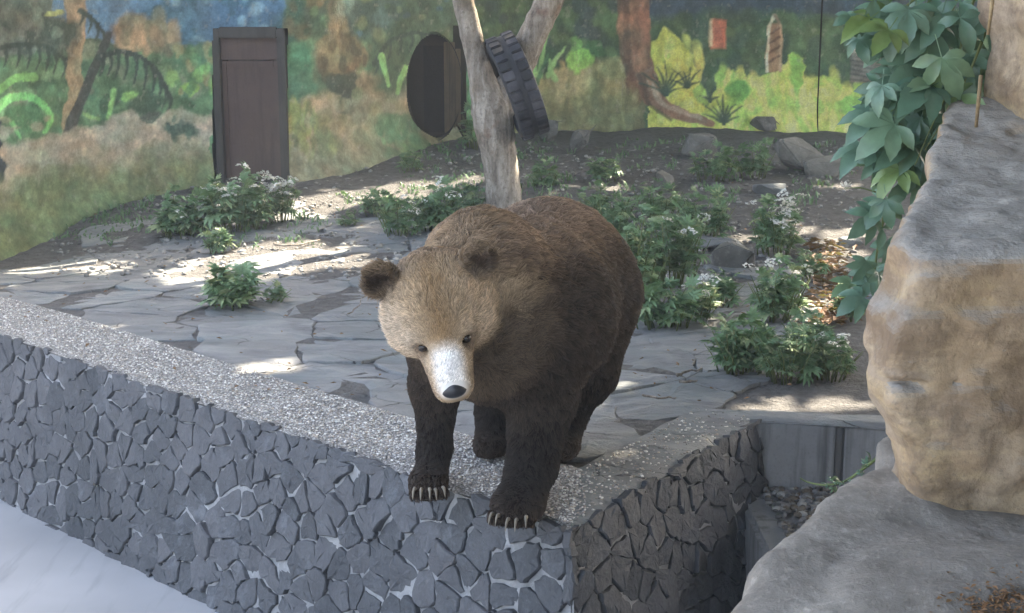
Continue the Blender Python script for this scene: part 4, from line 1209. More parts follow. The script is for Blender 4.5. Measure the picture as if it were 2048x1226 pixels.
hc.materials.append(M['fur'])
fur = bpy.data.objects.new('fur', hc); COL.objects.link(fur); fur.parent = bear
# eyes, nose, claws
def simple(name, c, rough, spec=.5):
    m, t, b = new_mat(name, rough, spec); p = wpos(t)
    t.links.new(ramp(t, noise(t, p, 60, 4), [(.3, tuple(x*.75 for x in c)), (.7, tuple(min(1, x*1.2) for x in c))]), b.inputs['Base Color'])
    return m
M['eye'] = simple('bear_eye', (.02, .012, .008), .08, .6); M['nose'] = simple('bear_nose', (.022, .022, .026), .35, .5); M['claw'] = simple('claw', (.22, .19, .145), .45, .4)
def ell_mesh(name, r, seg=16):
    bm = bmesh.new(); bmesh.ops.create_uvsphere(bm, u_segments=seg, v_segments=seg//2+2, radius=1)
    for v in bm.verts: v.co = (v.co.x*r[0], v.co.y*r[1], v.co.z*r[2])
    me = bpy.data.meshes.new(name); bm.to_mesh(me); bm.free(); me.shade_smooth(); return me
HMAT = Matrix([list(hr)+[0], list(hf)+[0], list(hu)+[0], [0, 0, 0, 1]]).transposed()
def hpart(name, me, mat, a, b, c):
    o = link(name, me, bear, mat); o.matrix_local = Matrix.Translation(Vector(HC+(hw(a, b, c)-HC)*HSC)-bear.location)@HMAT; o.scale = (HSC,)*3; return o
em = ell_mesh('eye', (.0150, .012, .0135))
for s in (-1, 1): hpart('eye', em, M['eye'], s*.062, .148, .022)
bm = bmesh.new(); bmesh.ops.create_uvsphere(bm, u_segments=24, v_segments=16, radius=1)
for v in bm.verts:
    x, y, zc = v.co; wdt = .036*(1-.28*max(0, -zc)); v.co = (x*wdt, y*.024 + .004*zc, zc*.027)
    for s in (-1, 1):
        d_ = (Vector((v.co.x-s*.015, 0, v.co.z+.004))).length
        if v.co.y > 0 and d_ < .010: v.co.y -= .012*(1-d_/.010)
nm = bpy.data.meshes.new('nose'); bm.to_mesh(nm); bm.free(); nm.shade_smooth()
hpart('nose', nm, M['nose'], 0, .290, -.022)
for (c, r, a), Lc in zip(PAWS[:2], (.055, .062)):
    for t in (-.75, -.37, 0, .37, .75):
        Lc_ = Lc; Lc = Lc_*random.uniform(.75, 1.15); t += random.gauss(0, .05)
        s0 = Vector(np.array(c) + yawM(a).T@np.array((t*r[0]*.92, -r[1]*(1.06-.25*t*t), random.uniform(-.006, .008))))
        f_ = Vector(yawM(a).T@np.array((t*.25, -1, 0)))
        pp = [s0, s0+f_*Lc*.35+Vector((0, 0, .010)), s0+f_*Lc*.75+Vector((0, 0, .002)), s0+f_*Lc+Vector((0, 0, -.018))]
        sp = spline([tuple(p) for p in pp], 9)
        link('claw', tube('claw', [Vector(p)-bear.location for p in sp], [.0075*(1-.85*(i/8)**1.5) for i in range(9)], 8), bear, M['claw']); Lc = Lc_
bear.location.z += .020

# ================================================================== SANDSTONE ROCK BESIDE THE VIEWER
SURF = {}
def rock_from(fn, lo, hi, h, name, mat, parent, amp=.03, freq=5, seed=0, strata=0.0, it=1):
    G = grid_points(lo, hi, h); D_ = fn(G)
    near = np.abs(D_) < .25
    Pn = G[near]
    dn_ = (fbm(Pn[:, 0]*freq, Pn[:, 1]*freq, Pn[:, 2]*freq, seed, 4)-.5)*2*amp
    if strata:
        w_ = Pn[:, 2]*1.0 + .12*fbm(Pn[:, 0]*2, Pn[:, 1]*2, 0, seed+3, 2)
        st_ = fbm(0*w_, 0*w_, w_*9, seed+5, 2); dn_ = dn_ + strata*(np.tanh((st_-.5)*9)+ (st_-.5))
    dn_ = dn_ + (fbm(Pn[:, 0]*freq*4, Pn[:, 1]*freq*4, Pn[:, 2]*freq*5, seed+41, 2)-.5)*amp*.7
    D_[near] += dn_
    V, Q = surface_nets(D_, lo, h); V = relax(V, Q, it, .5)
    off = np.array(parent.location) if parent is not None else 0
    me = fast_mesh(name, V-off, Q)
    SURF[name] = (V, Q)
    return link(name, me, parent, mat)
def plane(P, p, n):
    n = unit(n); return (P-np.array(p, np.float32))@n.astype(np.float32)
def smax(a, b, k): return -smin(-a, -b, k)
rock = tag(empty('sandstone_rock', (1.4, 3.4, .3)), 'big layered ochre sandstone rock with grey weathered top', 'rock')
fT = at_z(1762, 505, 1.22)                            # front top corner of the block
def f_block(P):
    d = plane(P, (1.0, 3.22, 1.225), (-.05, -.16, 1))             # rising top
    d = smax(d, plane(P, (.8, 3.20, 1.0), (.10, -1, .05)), .05)   # front
    bulge = .05*np.exp(-((P[..., 2]-.98)/.16)**2) - .05*np.exp(-((P[..., 2]-.70)/.12)**2)
    left = -(P[..., 0] - (.935 - bulge + .42*np.clip(P[..., 1]-3.45, 0, 2)))
    d = smax(d, left*.9, .05)
    d = smax(d, plane(P, (0, 4.7, 0), (0, 1, 0)), .04)
    d = smax(d, plane(P, (2.6, 0, 0), (1, 0, 0)), .04)
    d = smax(d, -(P[..., 2]-.42), .03)
    # hollow under the cap and an undercut band
    h = sd_ell(P, (1.55, 3.08, .98), (.48, .13, .045)); d = smax(d, -h, .04)
    h = sd_ell(P, (1.24, 3.17, .80), (.016, .06, .13)); d = smax(d, -h, .012)
    h = sd_box(P, (1.5, 3.17, .925), (.7, .035, .008), .006, R(-5)); d = smax(d, -h, .012)
    h = sd_box(P, (1.02, 3.17, 1.10), (.008, .03, .09), .006); d = smax(d, -h, .012)
    return d
rock_from(f_block, np.array((.6, 2.9, .38)), np.array((2.7, 4.85, 1.75)), .0125, 'block', M['sandstone'], rock, .034, 4.5, 5, .006)
def f_col(P):
    d = sd_box(P, (2.38, 4.45, 1.9), (.80, .42, 1.0), .12, R(6))
    h = .05*np.sin(P[..., 2]*9)
    return d + h*.5
rock_from(f_col, np.array((1.2, 3.8, .8)), np.array((3.2, 5.0, 3.0)), .022, 'upper_block', M['sandstone'], rock, .05, 3.5, 9, .015)
def f_sky_blocker(P): return sd_box(P, (4.3, 2.0, 2.4), (1.5, 2.9, 3.4), .3, R(4))  # unseen rock mass added to block sky light from the right
rock_from(f_sky_blocker, np.array((2.2, -1.4, -1.2)), np.array((6.2, 5.4, 6.2)), .09, 'sky_blocker', M['greyrock'], rock, .16, 1.2, 25, .03)
e1 = at_z(1420, 1226, .56); e2 = at_z(1660, 1015, .58); ed = (e2-e1).normalized(); en = Vector((-ed.y, ed.x, 0))
if en.x > 0: en = -en
def f_ledge(P):
    d = plane(P, (e1.x, e1.y, .585), (.02, -.10, 1))
    d = smax(d, plane(P, tuple(e1), (en.x, en.y, .12)), .06)
    d = smax(d, plane(P, (0, 4.2, 0), (0, 1, 0)), .05)
    d = smax(d, plane(P, (2.6, 0, 0), (1, 0, 0)), .05)
    d = smax(d, -(P[..., 2]+1.0), .02)
    d = smax(d, -(P[..., 1]-1.9), .02)
    b = sd_ell(P, (1.05, 2.78, .58), (.35, .28, .06)); d = smin(d, b, .05)
    return d
rock_from(f_ledge, np.array((.0, 1.8, -1.05)), np.array((2.7, 4.3, .85)), .024, 'ledge', M['greyledge'], rock, .042, 4.0, 15, 0)

# reddish dry litter on the ledge and in the far corner
def dry_litter(n, pos, size, name, label):
    V = []; F = []
    for k in range(n):
        c = Vector(pos[k]); a = random.uniform(0, 6.28); s = size*random.uniform(.5, 1.4)
        u_ = Vector((math.cos(a), math.sin(a), random.uniform(-.4, .4)))*s; v_ = Vector((-math.sin(a), math.cos(a), random.uniform(-.5, .5)))*s*.5
        b = len(V); V += [c-u_, c+v_+Vector((0, 0, s*.2)), c+u_, c-v_+Vector((0, 0, s*.25)), c-Vector((0, 0, s*.1))]
        F += [(b, b+4, b+1), (b+1, b+4, b+2), (b+2, b+4, b+3), (b+3, b+4, b)]
    o = link(name, mesh(name, V, F), None, M['dry'])
    return tag(o, label, 'litter', kind='stuff')
from mathutils.bvhtree import BVHTree
bv = BVHTree.FromPolygons([tuple(v) for v in SURF['ledge'][0]], [tuple(int(i) for i in q) for q in SURF['ledge'][1]])
ps = []
while len(ps) < 500:
    h_ = bv.ray_cast(Vector((0, 0, CAM_H)), ray(random.gauss(2010, 55), random.gauss(1222, 30)))[0]
    if h_ is not None: ps.append(tuple(h_+Vector((0, 0, .004))))
dry_litter(500, ps, .007, 'leaf_litter', 'reddish crumbs of dry leaves on the grey rock ledge')
ps = []
for _ in range(420):
    p = ground(random.gauss(1655, 26), random.uniform(490, 660)); ps.append((p.x, p.y, p.z+.03+random.uniform(0, .03)))
dry_litter(420, ps, .035, 'leaf_litter', 'orange brown dry leaves heaped beside the vine')
ps = []
while len(ps) < 420:
    p = ground(random.uniform(20, 1720), random.uniform(300, 820))
    if (p-C).dot(inL) < .08 or (p-C).dot(inR) < .08 or (p.x > N.x and p.y < N.y+.08): continue
    ps.append((p.x, p.y, p.z+.03+random.uniform(0, .01)))
dry_litter(420, ps, .014, 'leaf_litter', 'thin scatter of small dry leaves over the terrace')

# ================================================================== LEAF SHAPES
def lobed_leaf(name, lobes, mat, droop=.35, seed=0, width=.15, teeth=3):
    """deeply cut leaf: pointed toothed lobes fanned from the petiole end; length about 1 along +y"""
    r = random.Random(seed); V = []; F = []
    def bend(x, y, zz=0): return (x, y, zz - droop*(y*y + .6*x*x))
    # petiole
    V += [bend(-.008, -.35), bend(.008, -.35), bend(.006, .02), bend(-.006, .02)]; F.append((0, 1, 2, 3))
    for i in range(lobes):
        f = i/(lobes-1)*2-1; a = f*R(108) + r.gauss(0, .05); L = (1-.42*abs(f)**1.3)*r.uniform(.88, 1.1)
        dx, dy = math.sin(a), math.cos(a); nx, ny = dy, -dx
        cup = .10*r.uniform(.3, 1.4); twist = r.gauss(0, .12)
        mid = []; lf = []; rg = []
        prof = [(0.0, .02)]
        for t in range(teeth):
            u0 = .25+.6*t/teeth; prof += [(u0, width*(1.25-.75*t/teeth)), (u0+.12, width*(.75-.5*t/teeth))]
        for u, w_ in prof:
            c = (dx*L*u, dy*L*u); e = u*.12 if True else 0
            zf = cup*w_*4
            mid.append(len(V)); V.append(bend(*c, 0))
            lf.append(len(V)); V.append(bend(c[0]-nx*w_*L+dx*.04, c[1]-ny*w_*L+dy*.04, zf+twist*w_))
            rg.append(len(V)); V.append(bend(c[0]+nx*w_*L+dx*.04, c[1]+ny*w_*L+dy*.04, zf-twist*w_))
        tip = len(V); V.append(bend(dx*L, dy*L, -.02))
        for k in range(len(mid)-1):
            F.append((mid[k], mid[k+1], lf[k+1], lf[k])); F.append((mid[k], rg[k], rg[k+1], mid[k+1]))
        F.append((mid[-1], tip, lf[-1])); F.append((mid[-1], rg[-1], tip))
    me = mesh(name, V, F, False); me.materials.append(mat); return me
def palmate_leaf(name, mat, seed=0, leaflets=5):
    """five broad pointed leaflets on short stalks, folded along the midrib, drooping"""
    r = random.Random(seed); V = []; F = []
    V += [(-.012, -.55, .12), (.012, -.55, .12), (.01, 0, 0), (-.01, 0, 0)]; F.append((0, 1, 2, 3))
    for i in range(leaflets):
        f = i/(leaflets-1)*2-1; a = f*R(88)+r.gauss(0, .08); L = (1-.38*abs(f))*r.uniform(.9, 1.08); W = .23*L*r.uniform(.9, 1.1)
        dx, dy = math.sin(a), math.cos(a); nx, ny = dy, -dx; dr = r.uniform(.25, .6); fold = r.uniform(.15, .5); tw = r.gauss(0, .15)
        rows = []
        for k, (u, w_) in enumerate(((.0, .03), (.14, .30), (.28, .68), (.40, .84), (.50, .98), (.58, .90), (.68, .92), (.76, .70), (.84, .58), (.91, .28), (1.0, 0))):
            zz = .10*math.sin(u*2.2) - dr*u*u*.9
            c = Vector((dx*L*u, dy*L*u, zz*L)); off = Vector((nx, ny, 0))*W*w_
            l_ = len(V); V += [c, c-off+Vector((0, 0, (fold+tw)*W*w_)), c+off+Vector((0, 0, (fold-tw)*W*w_))]; rows.append(l_)
        for a_, b_ in zip(rows[:-1], rows[1:]):
            F.append((a_, b_, b_+1, a_+1)); F.append((a_, a_+2, b_+2, b_))
    me = mesh(name, V, F, True); me.materials.append(mat); return me
HERB = [lobed_leaf('leaf', 7, M['herb'], d, s, .21, 3) for s, d in ((1, .2), (2, .4), (3, .6), (4, .3), (5, .5))]
FINE = [lobed_leaf('leaf', 9, M['herb'], d, s, .14, 4) for s, d in ((11, .3), (12, .5), (13, .2), (14, .6))]
VINE = [palmate_leaf('leaf', M['vine'], s, 5) for s in (21, 22, 23, 24)] + [palmate_leaf('leaf', M['vine'], s, 3) for s in (25, 26)]
stem_me = tube('stem', [(0, 0, 0), (.02, 0, .35), (.06, .01, .7), (.12, .0, 1.0)], [.010, .009, .007, .004], 6); stem_me.materials.append(M['stem'])
def orient(fwd, up):
    y = fwd.normalized(); x = y.cross(up)
    if x.length < 1e-3: x = Vector((1, 0, 0))
    x.normalize(); z = x.cross(y)
    return Matrix((x, y, z)).transposed().to_4x4()

M['petal'] = simple('white_petal', (.80, .79, .74), .6, .3)
def umbel(seed):
    r = random.Random(seed); V = []; F = []
    for k in range(26):
        a = r.uniform(0, 6.28); q_ = math.sqrt(r.random()); c = Vector((math.cos(a)*q_, math.sin(a)*q_, .35*(1-q_*q_)+r.uniform(-.08, .08))); z_ = r.uniform(.12, .24)
        t = r.uniform(0, 6.28); u_ = Vector((math.cos(t), math.sin(t), r.uniform(-.5, .5)))*z_; v_ = Vector((-math.sin(t), math.cos(t), r.uniform(-.5, .5)))*z_
        b_ = len(V); V += [c-u_, c-v_, c+u_, c+v_]; F.append((b_, b_+1, b_+2, b_+3))
    me = mesh('flower', V, F); me.materials.append(M['petal']); return me
UMBEL = [umbel(1), umbel(2)]
def herb(px, py, wpx, hpx, n, leafpx, label, shapes=HERB, name='herb', seed=0, group=None, flowers=0, cat='plant'):
    r = random.Random(seed*31+int(px)+int(py))
    b = ground(px, py); sc = (b.y*CT + (CAM_H-b.z)*ST)/FPX
    W, H_, S_ = wpx*sc*.56, hpx*sc*1.05, leafpx*sc*.64; n = int(n*2.4)
    b.y -= W*.15
    b.z = gz(b.x, b.y)
    root = tag(empty(name, b), label, cat, group)
    ns = max(3, n//7); tips = []
    for k in range(ns):
        a = r.uniform(0, 6.28); rr = W*.75*math.sqrt(r.random()); x, y = math.cos(a)*rr, math.sin(a)*rr*.75
        hh = H_*(1-.55*(rr/max(W, .01))**2)*r.uniform(.6, .95)
        o = link('stem', stem_me, root); o.location = (x*.7, y*.7, gz(b.x+x*.7, b.y+y*.7)-b.z-.01)
        az = math.atan2(y, x)+r.gauss(0, .4)
        o.rotation_euler = (0, r.uniform(0, .25), az); o.scale = (max(.5, hh*1.2), max(.5, hh*1.2), hh)
        tips.append((x, y, hh, az))
    for k in range(n):
        x, y, hh, az = tips[k % ns]
        t = r.uniform(.25, 1.05); a = r.uniform(0, 6.28)
        p = Vector((x*.7 + .12*t*hh*math.cos(az)*1.1, y*.7 + .12*t*hh*math.sin(az)*1.1, hh*t))
        el = r.uniform(-.15, .75) + (.5 if t > .9 else 0)
        f = Vector((math.cos(a)*math.cos(el), math.sin(a)*math.cos(el), math.sin(el)))
        s = S_*r.uniform(.5, 1.25)*(1.15-.4*t)
        p = p + f*s*.35
        p.z = max(p.z, .03)
        m = Matrix.Translation(p)@orient(f, Vector((r.gauss(0, .25), r.gauss(0, .25), 1)))@Matrix.Diagonal((s, s, s, 1))
        o = link('leaf', r.choice(shapes), root); o.matrix_local = m
    for k in range(flowers):
        x, y, hh, az = tips[r.randrange(ns)]
        p = Vector((x*.8+r.gauss(0, .05), y*.8-.03+r.gauss(0, .05), hh*r.uniform(.8, 1.05)+.04)); s = sc*r.uniform(9, 17)
        o = link('flower', UMBEL[r.randrange(2)], root); o.location = p; o.scale = (s,)*3; o.rotation_euler = (r.gauss(.2, .3), r.gauss(0, .3), r.uniform(0, 6))
    return root
WALLG = 'leafy herbs growing on the terrace'
PL = [
 (372, 470, 140, 95, 60, 44, 'spreading green herb at the outer end of the clump by the brown door', HERB),
 (478, 462, 170, 125, 95, 46, 'tallest green herb in the clump standing before the brown door', HERB),
 (562, 440, 80, 95, 40, 32, 'sunlit pale-topped herb at the tree end of the clump by the door', FINE),
 (432, 505, 80, 50, 22, 36, 'low trailing herb creeping out below the door clump onto the paving', HERB),
 (462, 615, 130, 85, 34, 62, 'low big-leaved herb growing alone between paving stones', HERB),
 (545, 605, 80, 40, 18, 30, 'small sprig beside the big-leaved herb on the paving', FINE),
 (700, 455, 52, 34, 16, 24, 'tiny greyish tuft on bare paving between two larger clumps', FINE),
 (800, 470, 110, 90, 55, 34, 'loose green herb on the paving between the tuft and the oval den', FINE),
 (878, 458, 120, 95, 70, 36, 'bushy green herb behind the bear hump, beside the tree foot', HERB),
 (945, 440, 70, 85, 34, 32, 'narrow herb leaning against the tree foot', FINE),
 (820, 345, 70, 45, 22, 26, 'small weed at the wall foot under the oval den opening', FINE),
 (952, 300, 60, 90, 34, 28, 'upright weed against the painted wall beside the tree trunk', FINE),
 (1090, 372, 84, 55, 30, 28, 'bright spindly weed just past the tree trunk', FINE),
 (1212, 358, 100, 46, 30, 28, 'low dark weed patch on bare soil below the painted grass', HERB),
 (1225, 480, 120, 110, 55, 36, 'green herb rising directly behind the bear rump', FINE),
 (1260, 600, 150, 190, 90, 44, 'tall dense herb pressed against the bear flank', HERB),
 (1345, 570, 170, 180, 90, 46, 'tall leafy herb with dark heart behind the bear', FINE),
 (1325, 655, 170, 110, 60, 48, 'arching herb drooping over the paving beside the bear hind leg', HERB),
 (1400, 640, 70, 90, 30, 36, 'pale-topped thin herb beside the arching herb', FINE),
 (1405, 480, 130, 110, 60, 38, 'feathery herb above the flat stone ledge', FINE),
 (1425, 362, 120, 76, 46, 30, 'fine leaved weed clump before the leaning rock', FINE),
 (1505, 356, 90, 80, 40, 30, 'weed clump growing below the square block on the wall foot', HERB),
 (1548, 510, 120, 120, 60, 38, 'white-flowered herb beside the dry leaf heap', HERB),
 (1545, 640, 140, 130, 60, 44, 'dark trailing herb hanging between the white-flowered herb and the round bush', HERB),
 (1475, 745, 150, 120, 85, 46, 'rounded bushy herb at the paving edge below the trailing herb', HERB),
 (1568, 758, 160, 125, 90, 46, 'broad herb in the middle of the low bush by the sandstone rock', FINE),
 (1655, 755, 130, 100, 60, 40, 'yellowing herb of the low bush touching the sandstone rock', HERB),
 (1185, 440, 90, 80, 34, 32, 'short herb showing just above the bear back', FINE),
 (1310, 450, 130, 90, 46, 34, 'loose pale herb between the bear rump and the flat slab', FINE),
 (1450, 610, 90, 70, 30, 40, 'low dark herb under the wedge shaped stone', HERB),
 (1610, 690, 110, 70, 36, 40, 'thin herb over the dry leaves above the low bush', FINE),
 (1700, 640, 60, 80, 24, 40, 'light green herb rooted at the foot of the sandstone rock', HERB),
 (760, 430, 90, 60, 34, 30, 'pale herb patch at the outer edge of the clump before the oval den', HERB),
 (1620, 560, 60, 60, 24, 34, 'small herb over the dry leaf heap', FINE),
]
for i, (px, py, wp, hp, n, lp, lab, shp) in enumerate(PL): herb(px, py, wp, hp, n, lp, lab, shp, seed=i, group=WALLG, flowers={1: 20, 2: 30, 0: 8, 22: 24, 18: 9, 8: 6, 26: 10, 7: 6, 16: 5, 23: 5}.get(i, 0))

# ---- creeper hanging beside the sandstone rock
random.seed(21)
yv = 4.75
vb = Vector((1.62, 4.95, 0)); vb.z = gz(vb.x, vb.y) if False else 0
vine = tag(empty('creeper', (1.45, 6.3, gz(1.45, 6.3))), 'broad-leaved creeper hanging beside the sandstone rock', 'creeper')
vo = vine.location
paths = [[(1960, -120, 4.9), (1900, 30, 4.85), (1850, 130, 4.8), (1800, 240, 4.75), (1770, 340, 4.7), (1745, 430, 4.65)],
         [(1930, -100, 5.0), (1850, -20, 4.95), (1790, 30, 4.9), (1740, 70, 4.85)],
         [(1965, -60, 4.8), (1930, 60, 4.75), (1900, 170, 4.7), (1860, 260, 4.65), (1830, 330, 4.6)],
         [(1980, 40, 4.75), (1945, 130, 4.7), (1905, 210, 4.68), (1850, 300, 4.66)],
         [(1900, -80, 5.0), (1820, 80, 4.9), (1770, 190, 4.85), (1730, 280, 4.8)],
         [(1770, 420, 4.9), (1755, 500, 4.95), (1745, 560, 5.0), (1720, 610, 5.0)]]
for P_ in paths:
    S = spline(P_, 24); pts = [at_y(a, b, c)-vo for a, b, c in S]
    link('stem', tube('stem', pts, [.006-.004*i/23 for i in range(24)], 6), vine, M['stem'])
LV = [(1745, 30, 105, -125), (1790, 60, 110, -120), (1720, 60, 80, -120), (1850, 50, 120, -100), (1830, 110, 110, -130), (1880, 90, 110, -80), (1930, 60, 100, -60), (1795, 130, 90, -120),
      (1950, 110, 100, -100), (1915, 140, 130, -120), (1850, 150, 120, -150), (1810, 200, 100, -110), (1870, 180, 120, -165), (1900, 220, 110, -110), (1830, 230, 130, -130),
      (1780, 230, 90, -120), (1745, 245, 100, -140), (1800, 280, 130, -125), (1720, 275, 90, -120), (1860, 270, 130, -170), (1840, 310, 120, -160), (1800, 330, 110, -130),
      (1760, 320, 90, -110), (1850, 350, 100, -140), (1790, 380, 90, -120), (1760, 400, 80, -110), (1735, 425, 80, -130), (1770, 90, 90, -140), (1890, 20, 110, -90), (1820, 10, 110, -110),
      (1760, -10, 100, -120), (1940, 0, 100, -80), (1965, 60, 90, -90), (1700, 30, 60, -125), (1960, 170, 90, -70), (1930, 200, 80, -60), (1745, 470, 70, -100), (1750, 520, 70, -120), (1735, 560, 80, -150),
      (1715, 590, 80, -160), (1755, 560, 60, -90), (1745, 500, 60, -110), (1875, 130, 100, -130), (1760, 180, 80, -110), (1820, 170, 90, -60), (1905, 280, 80, -120), (1775, 290, 80, -150)]
for px, py, s, ang in LV:
    for rep in range(2):
        ppx, ppy = px+random.gauss(0, 14)+(18 if rep else 0), py+random.gauss(0, 14)-(10 if rep else 0)
        Y = 4.72 + random.uniform(-.12, .12) + (.18 if rep else 0) + (.22 if py > 440 else 0)
        p = at_y(ppx, ppy, Y); ss = s*random.uniform(.58, .9)/FPX*Y
        a = R(ang + random.gauss(0, 18))
        f = Vector((math.cos(a)*.8, -.45+random.gauss(0, .25), math.sin(a)*.75))
        m = Matrix.Translation(p-vo)@orient(f, Vector((random.gauss(0, .3), -.75, .75)))@Matrix.Diagonal((ss, ss, ss, 1))
        o = link('leaf', random.choice(VINE), vine); o.matrix_local = m
for a, b in (((1990, -40), (1976, 70)), ((1962, 150), (1952, 255))):
    pts = [at_y(a[0]+(b[0]-a[0])*t, a[1]+(b[1]-a[1])*t, 4.2)-vo for t in (0, .5, 1)]
    link('bare_stem', tube('bare_stem', pts, [.006, .006, .005], 7), vine, M['drystem'])
f0, f1 = at_y(1752, 384, 4.85), at_y(1690, 376, 4.9)
link('stem', tube('stem', [f0-vo, (f0+f1)/2-vo+Vector((0, 0, .008)), f1-vo], [.003, .0025, .002], 6), vine, M['stem'])
V = []; F = []
for k in range(16):
    a = k*2.4; e = -.3+1.4*(k/16); d_ = Vector((math.cos(a)*math.cos(e), math.sin(a)*math.cos(e), math.sin(e))); x_ = d_.cross(Vector((.3, .2, 1))).normalized()
    b_ = len(V); V += [d_*.004, d_*.022+x_*.007, d_*.032, d_*.022-x_*.007]; F.append((b_, b_+1, b_+2, b_+3))
link('flower', mesh('flower', V, F), vine, M['petal'], f1-vo)
# green shoot reaching into the gap
sh = [(1768, 905, 4.3), (1730, 935, 4.35), (1690, 962, 4.4), (1650, 970, 4.45), (1615, 964, 4.5), (1600, 956, 4.5)]
S = spline(sh, 22); p0_ = at_y(*sh[0])
shoot = tag(empty('vine_shoot', p0_), 'thin yellow-green vine shoot reaching over the rubble gap', 'vine')
pts = [at_y(a, b, c)-p0_ for a, b, c in S]
link('stem', tube('stem', pts, [.006-.004*i/21 for i in range(22)], 6), shoot, M['stem'])
for k in range(14):
    i = random.randrange(0, 14); f = Vector((random.gauss(-.3, .5), random.gauss(-.3, .4), random.gauss(.2, .5)))
    s = random.uniform(.02, .035)
    o = link('leaf', random.choice(VINE), shoot); o.matrix_local = Matrix.Translation(pts[i]+f.normalized()*s*.4)@orient(f, Vector((0, -.3, 1)))@Matrix.Diagonal((s, s, s, 1))

# ================================================================== LOOSE STONES, TWIGS
def boulder(px, py, wpx, hpx, dpx, label, mat='rock', seed=0, lean=0.0, name='rock', sink=.1, rad=.18):
    b = ground(px, py); sc = (b.y*CT+(CAM_H-b.z)*ST)/FPX; W, H_, Dp = wpx*sc, hpx*sc, dpx*sc
    b.y += Dp*.4
    b.z = gz(b.x, b.y)
    r = random.Random(seed); bm = bmesh.new()
    pts = []
    for _ in range(18):
        v = Vector((r.uniform(-1, 1), r.uniform(-1, 1), r.uniform(-1, 1)))
        k = max(abs(v.x), abs(v.y), abs(v.z)); v = v/k*r.uniform(.82, 1.0)
        pts.append(v)
    for v in pts: bm.verts.new((v.x*W/2 + lean*v.z*H_/2, v.y*Dp/2, (v.z*.5+.5-sink)*H_))
    bmesh.ops.convex_hull(bm, input=bm.verts[:])
    for v in [v for v in bm.verts if not v.link_faces]: bm.verts.remove(v)
    bmesh.ops.bevel(bm, geom=bm.edges[:], offset=min(W, H_)*.04, segments=2, affect='EDGES')
    bmesh.ops.triangulate(bm, faces=bm.faces[:]); bmesh.ops.subdivide_edges(bm, edges=bm.edges[:], cuts=1, use_grid_fill=True)
    for v in bm.verts: v.co += v.normal*(float(vnoise(v.co.x*14+seed, v.co.y*14, v.co.z*14))-.5)*.04*min(1, W)
    me = bpy.data.meshes.new(name); bm.to_mesh(me); bm.free()
    return tag(link(name, me, None, M[mat], b), label, 'rock')
boulder(1527, 262, 66, 32, 60, 'square grey block lying against the yellow painted grass', seed=3)
boulder(1612, 345, 110, 78, 70, 'leaning triangular rock between the weeds and the creeper', seed=8, lean=-.4)
boulder(1402, 320, 80, 56, 60, 'pale boulder half hidden by the fine leaved weed clump', seed=5)
boulder(1160, 305, 44, 52, 40, 'small upright mossy stone on the soil beside the tyre', seed=9, lean=.25)
boulder(1330, 378, 44, 40, 40, 'little dark stone in front of the pale boulder', seed=12)
boulder(1545, 392, 70, 26, 60, 'flat pale stone catching sunlight below the leaning rock', seed=14, mat='slab')
boulder(1465, 545, 90, 62, 80, 'wedge shaped stone under the flat ledge among the herbs', seed=17)
boulder(1440, 498, 150, 18, 90, 'long flat stone slab lying among the herbs', seed=19, mat='slab')
boulder(1650, 355, 80, 50, 60, 'dark broken rock touching the leaning triangular rock', seed=23)
boulder(1098, 285, 40, 50, 40, 'grey stone at the wall foot under the tyre', seed=27)
boulder(1010, 425, 90, 20, 50, 'low stone at the foot of the forked tree', seed=29)
boulder(1705, 495, 50, 20, 50, 'small flat stone beside the creeper foot', seed=31, mat='slab')
def twig(px0, py0, px1, py1, sag, label, r=.006, seed=0):
    a = ground(px0, py0); b = ground(px1, py1); rr = random.Random(seed); n = 10
    pts = []
    for i in range(n):
        t = i/(n-1); p = a.lerp(b, t) + Vector((rr.gauss(0, .01), -sag*math.sin(math.pi*t)+rr.gauss(0, .01), 0)); p.z = gz(p.x, p.y)+.036+r; pts.append(p)
    c = pts[0].copy()
    return tag(link('twig', tube('twig', [p-c for p in pts], [r*(1-.5*i/n) for i in range(n)], 6), None, M['bark'], c), label, 'twig')
twig(545, 500, 640, 492, .12, 'curved dark twig lying in the sunlit patch of paving', .010, 1)
twig(1345, 768, 1405, 752, .0, 'short dark stick on the paving below the round bush', .008, 2)
twig(1360, 782, 1400, 778, .0, 'shorter stick lying beside the dark stick on the paving', .007, 3)
twig(1285, 808, 1350, 812, .03, 'thin twig on the paving beside the bear hind leg', .006, 4)
twig(700, 640, 735, 600, .0, 'crooked thin twig by the bear ear', .004, 5)
# moss fringe along the wall foot and bits of gravel on the soil
n = 3200
xs = rng.uniform(100, 1720, n); ys = rng.uniform(285, 560, n); pp = []
for a, b in zip(xs, ys):
    p = ground(a, b)
    if p.y < 18: pp.append((p.x, p.y, p.z+.012))
pp = np.array(pp); n = len(pp)
cols = np.array([(.26, .25, .235), (.32, .31, .29), (.17, .16, .148), (.36, .35, .33)])[rng.integers(0, 4, n)]
tag(pebbles(n, pp, rng.uniform(.008, .026, n), cols, 'gravel', None), 'scattered gravel and crumbs of stone on the soil', 'gravel', kind='stuff')

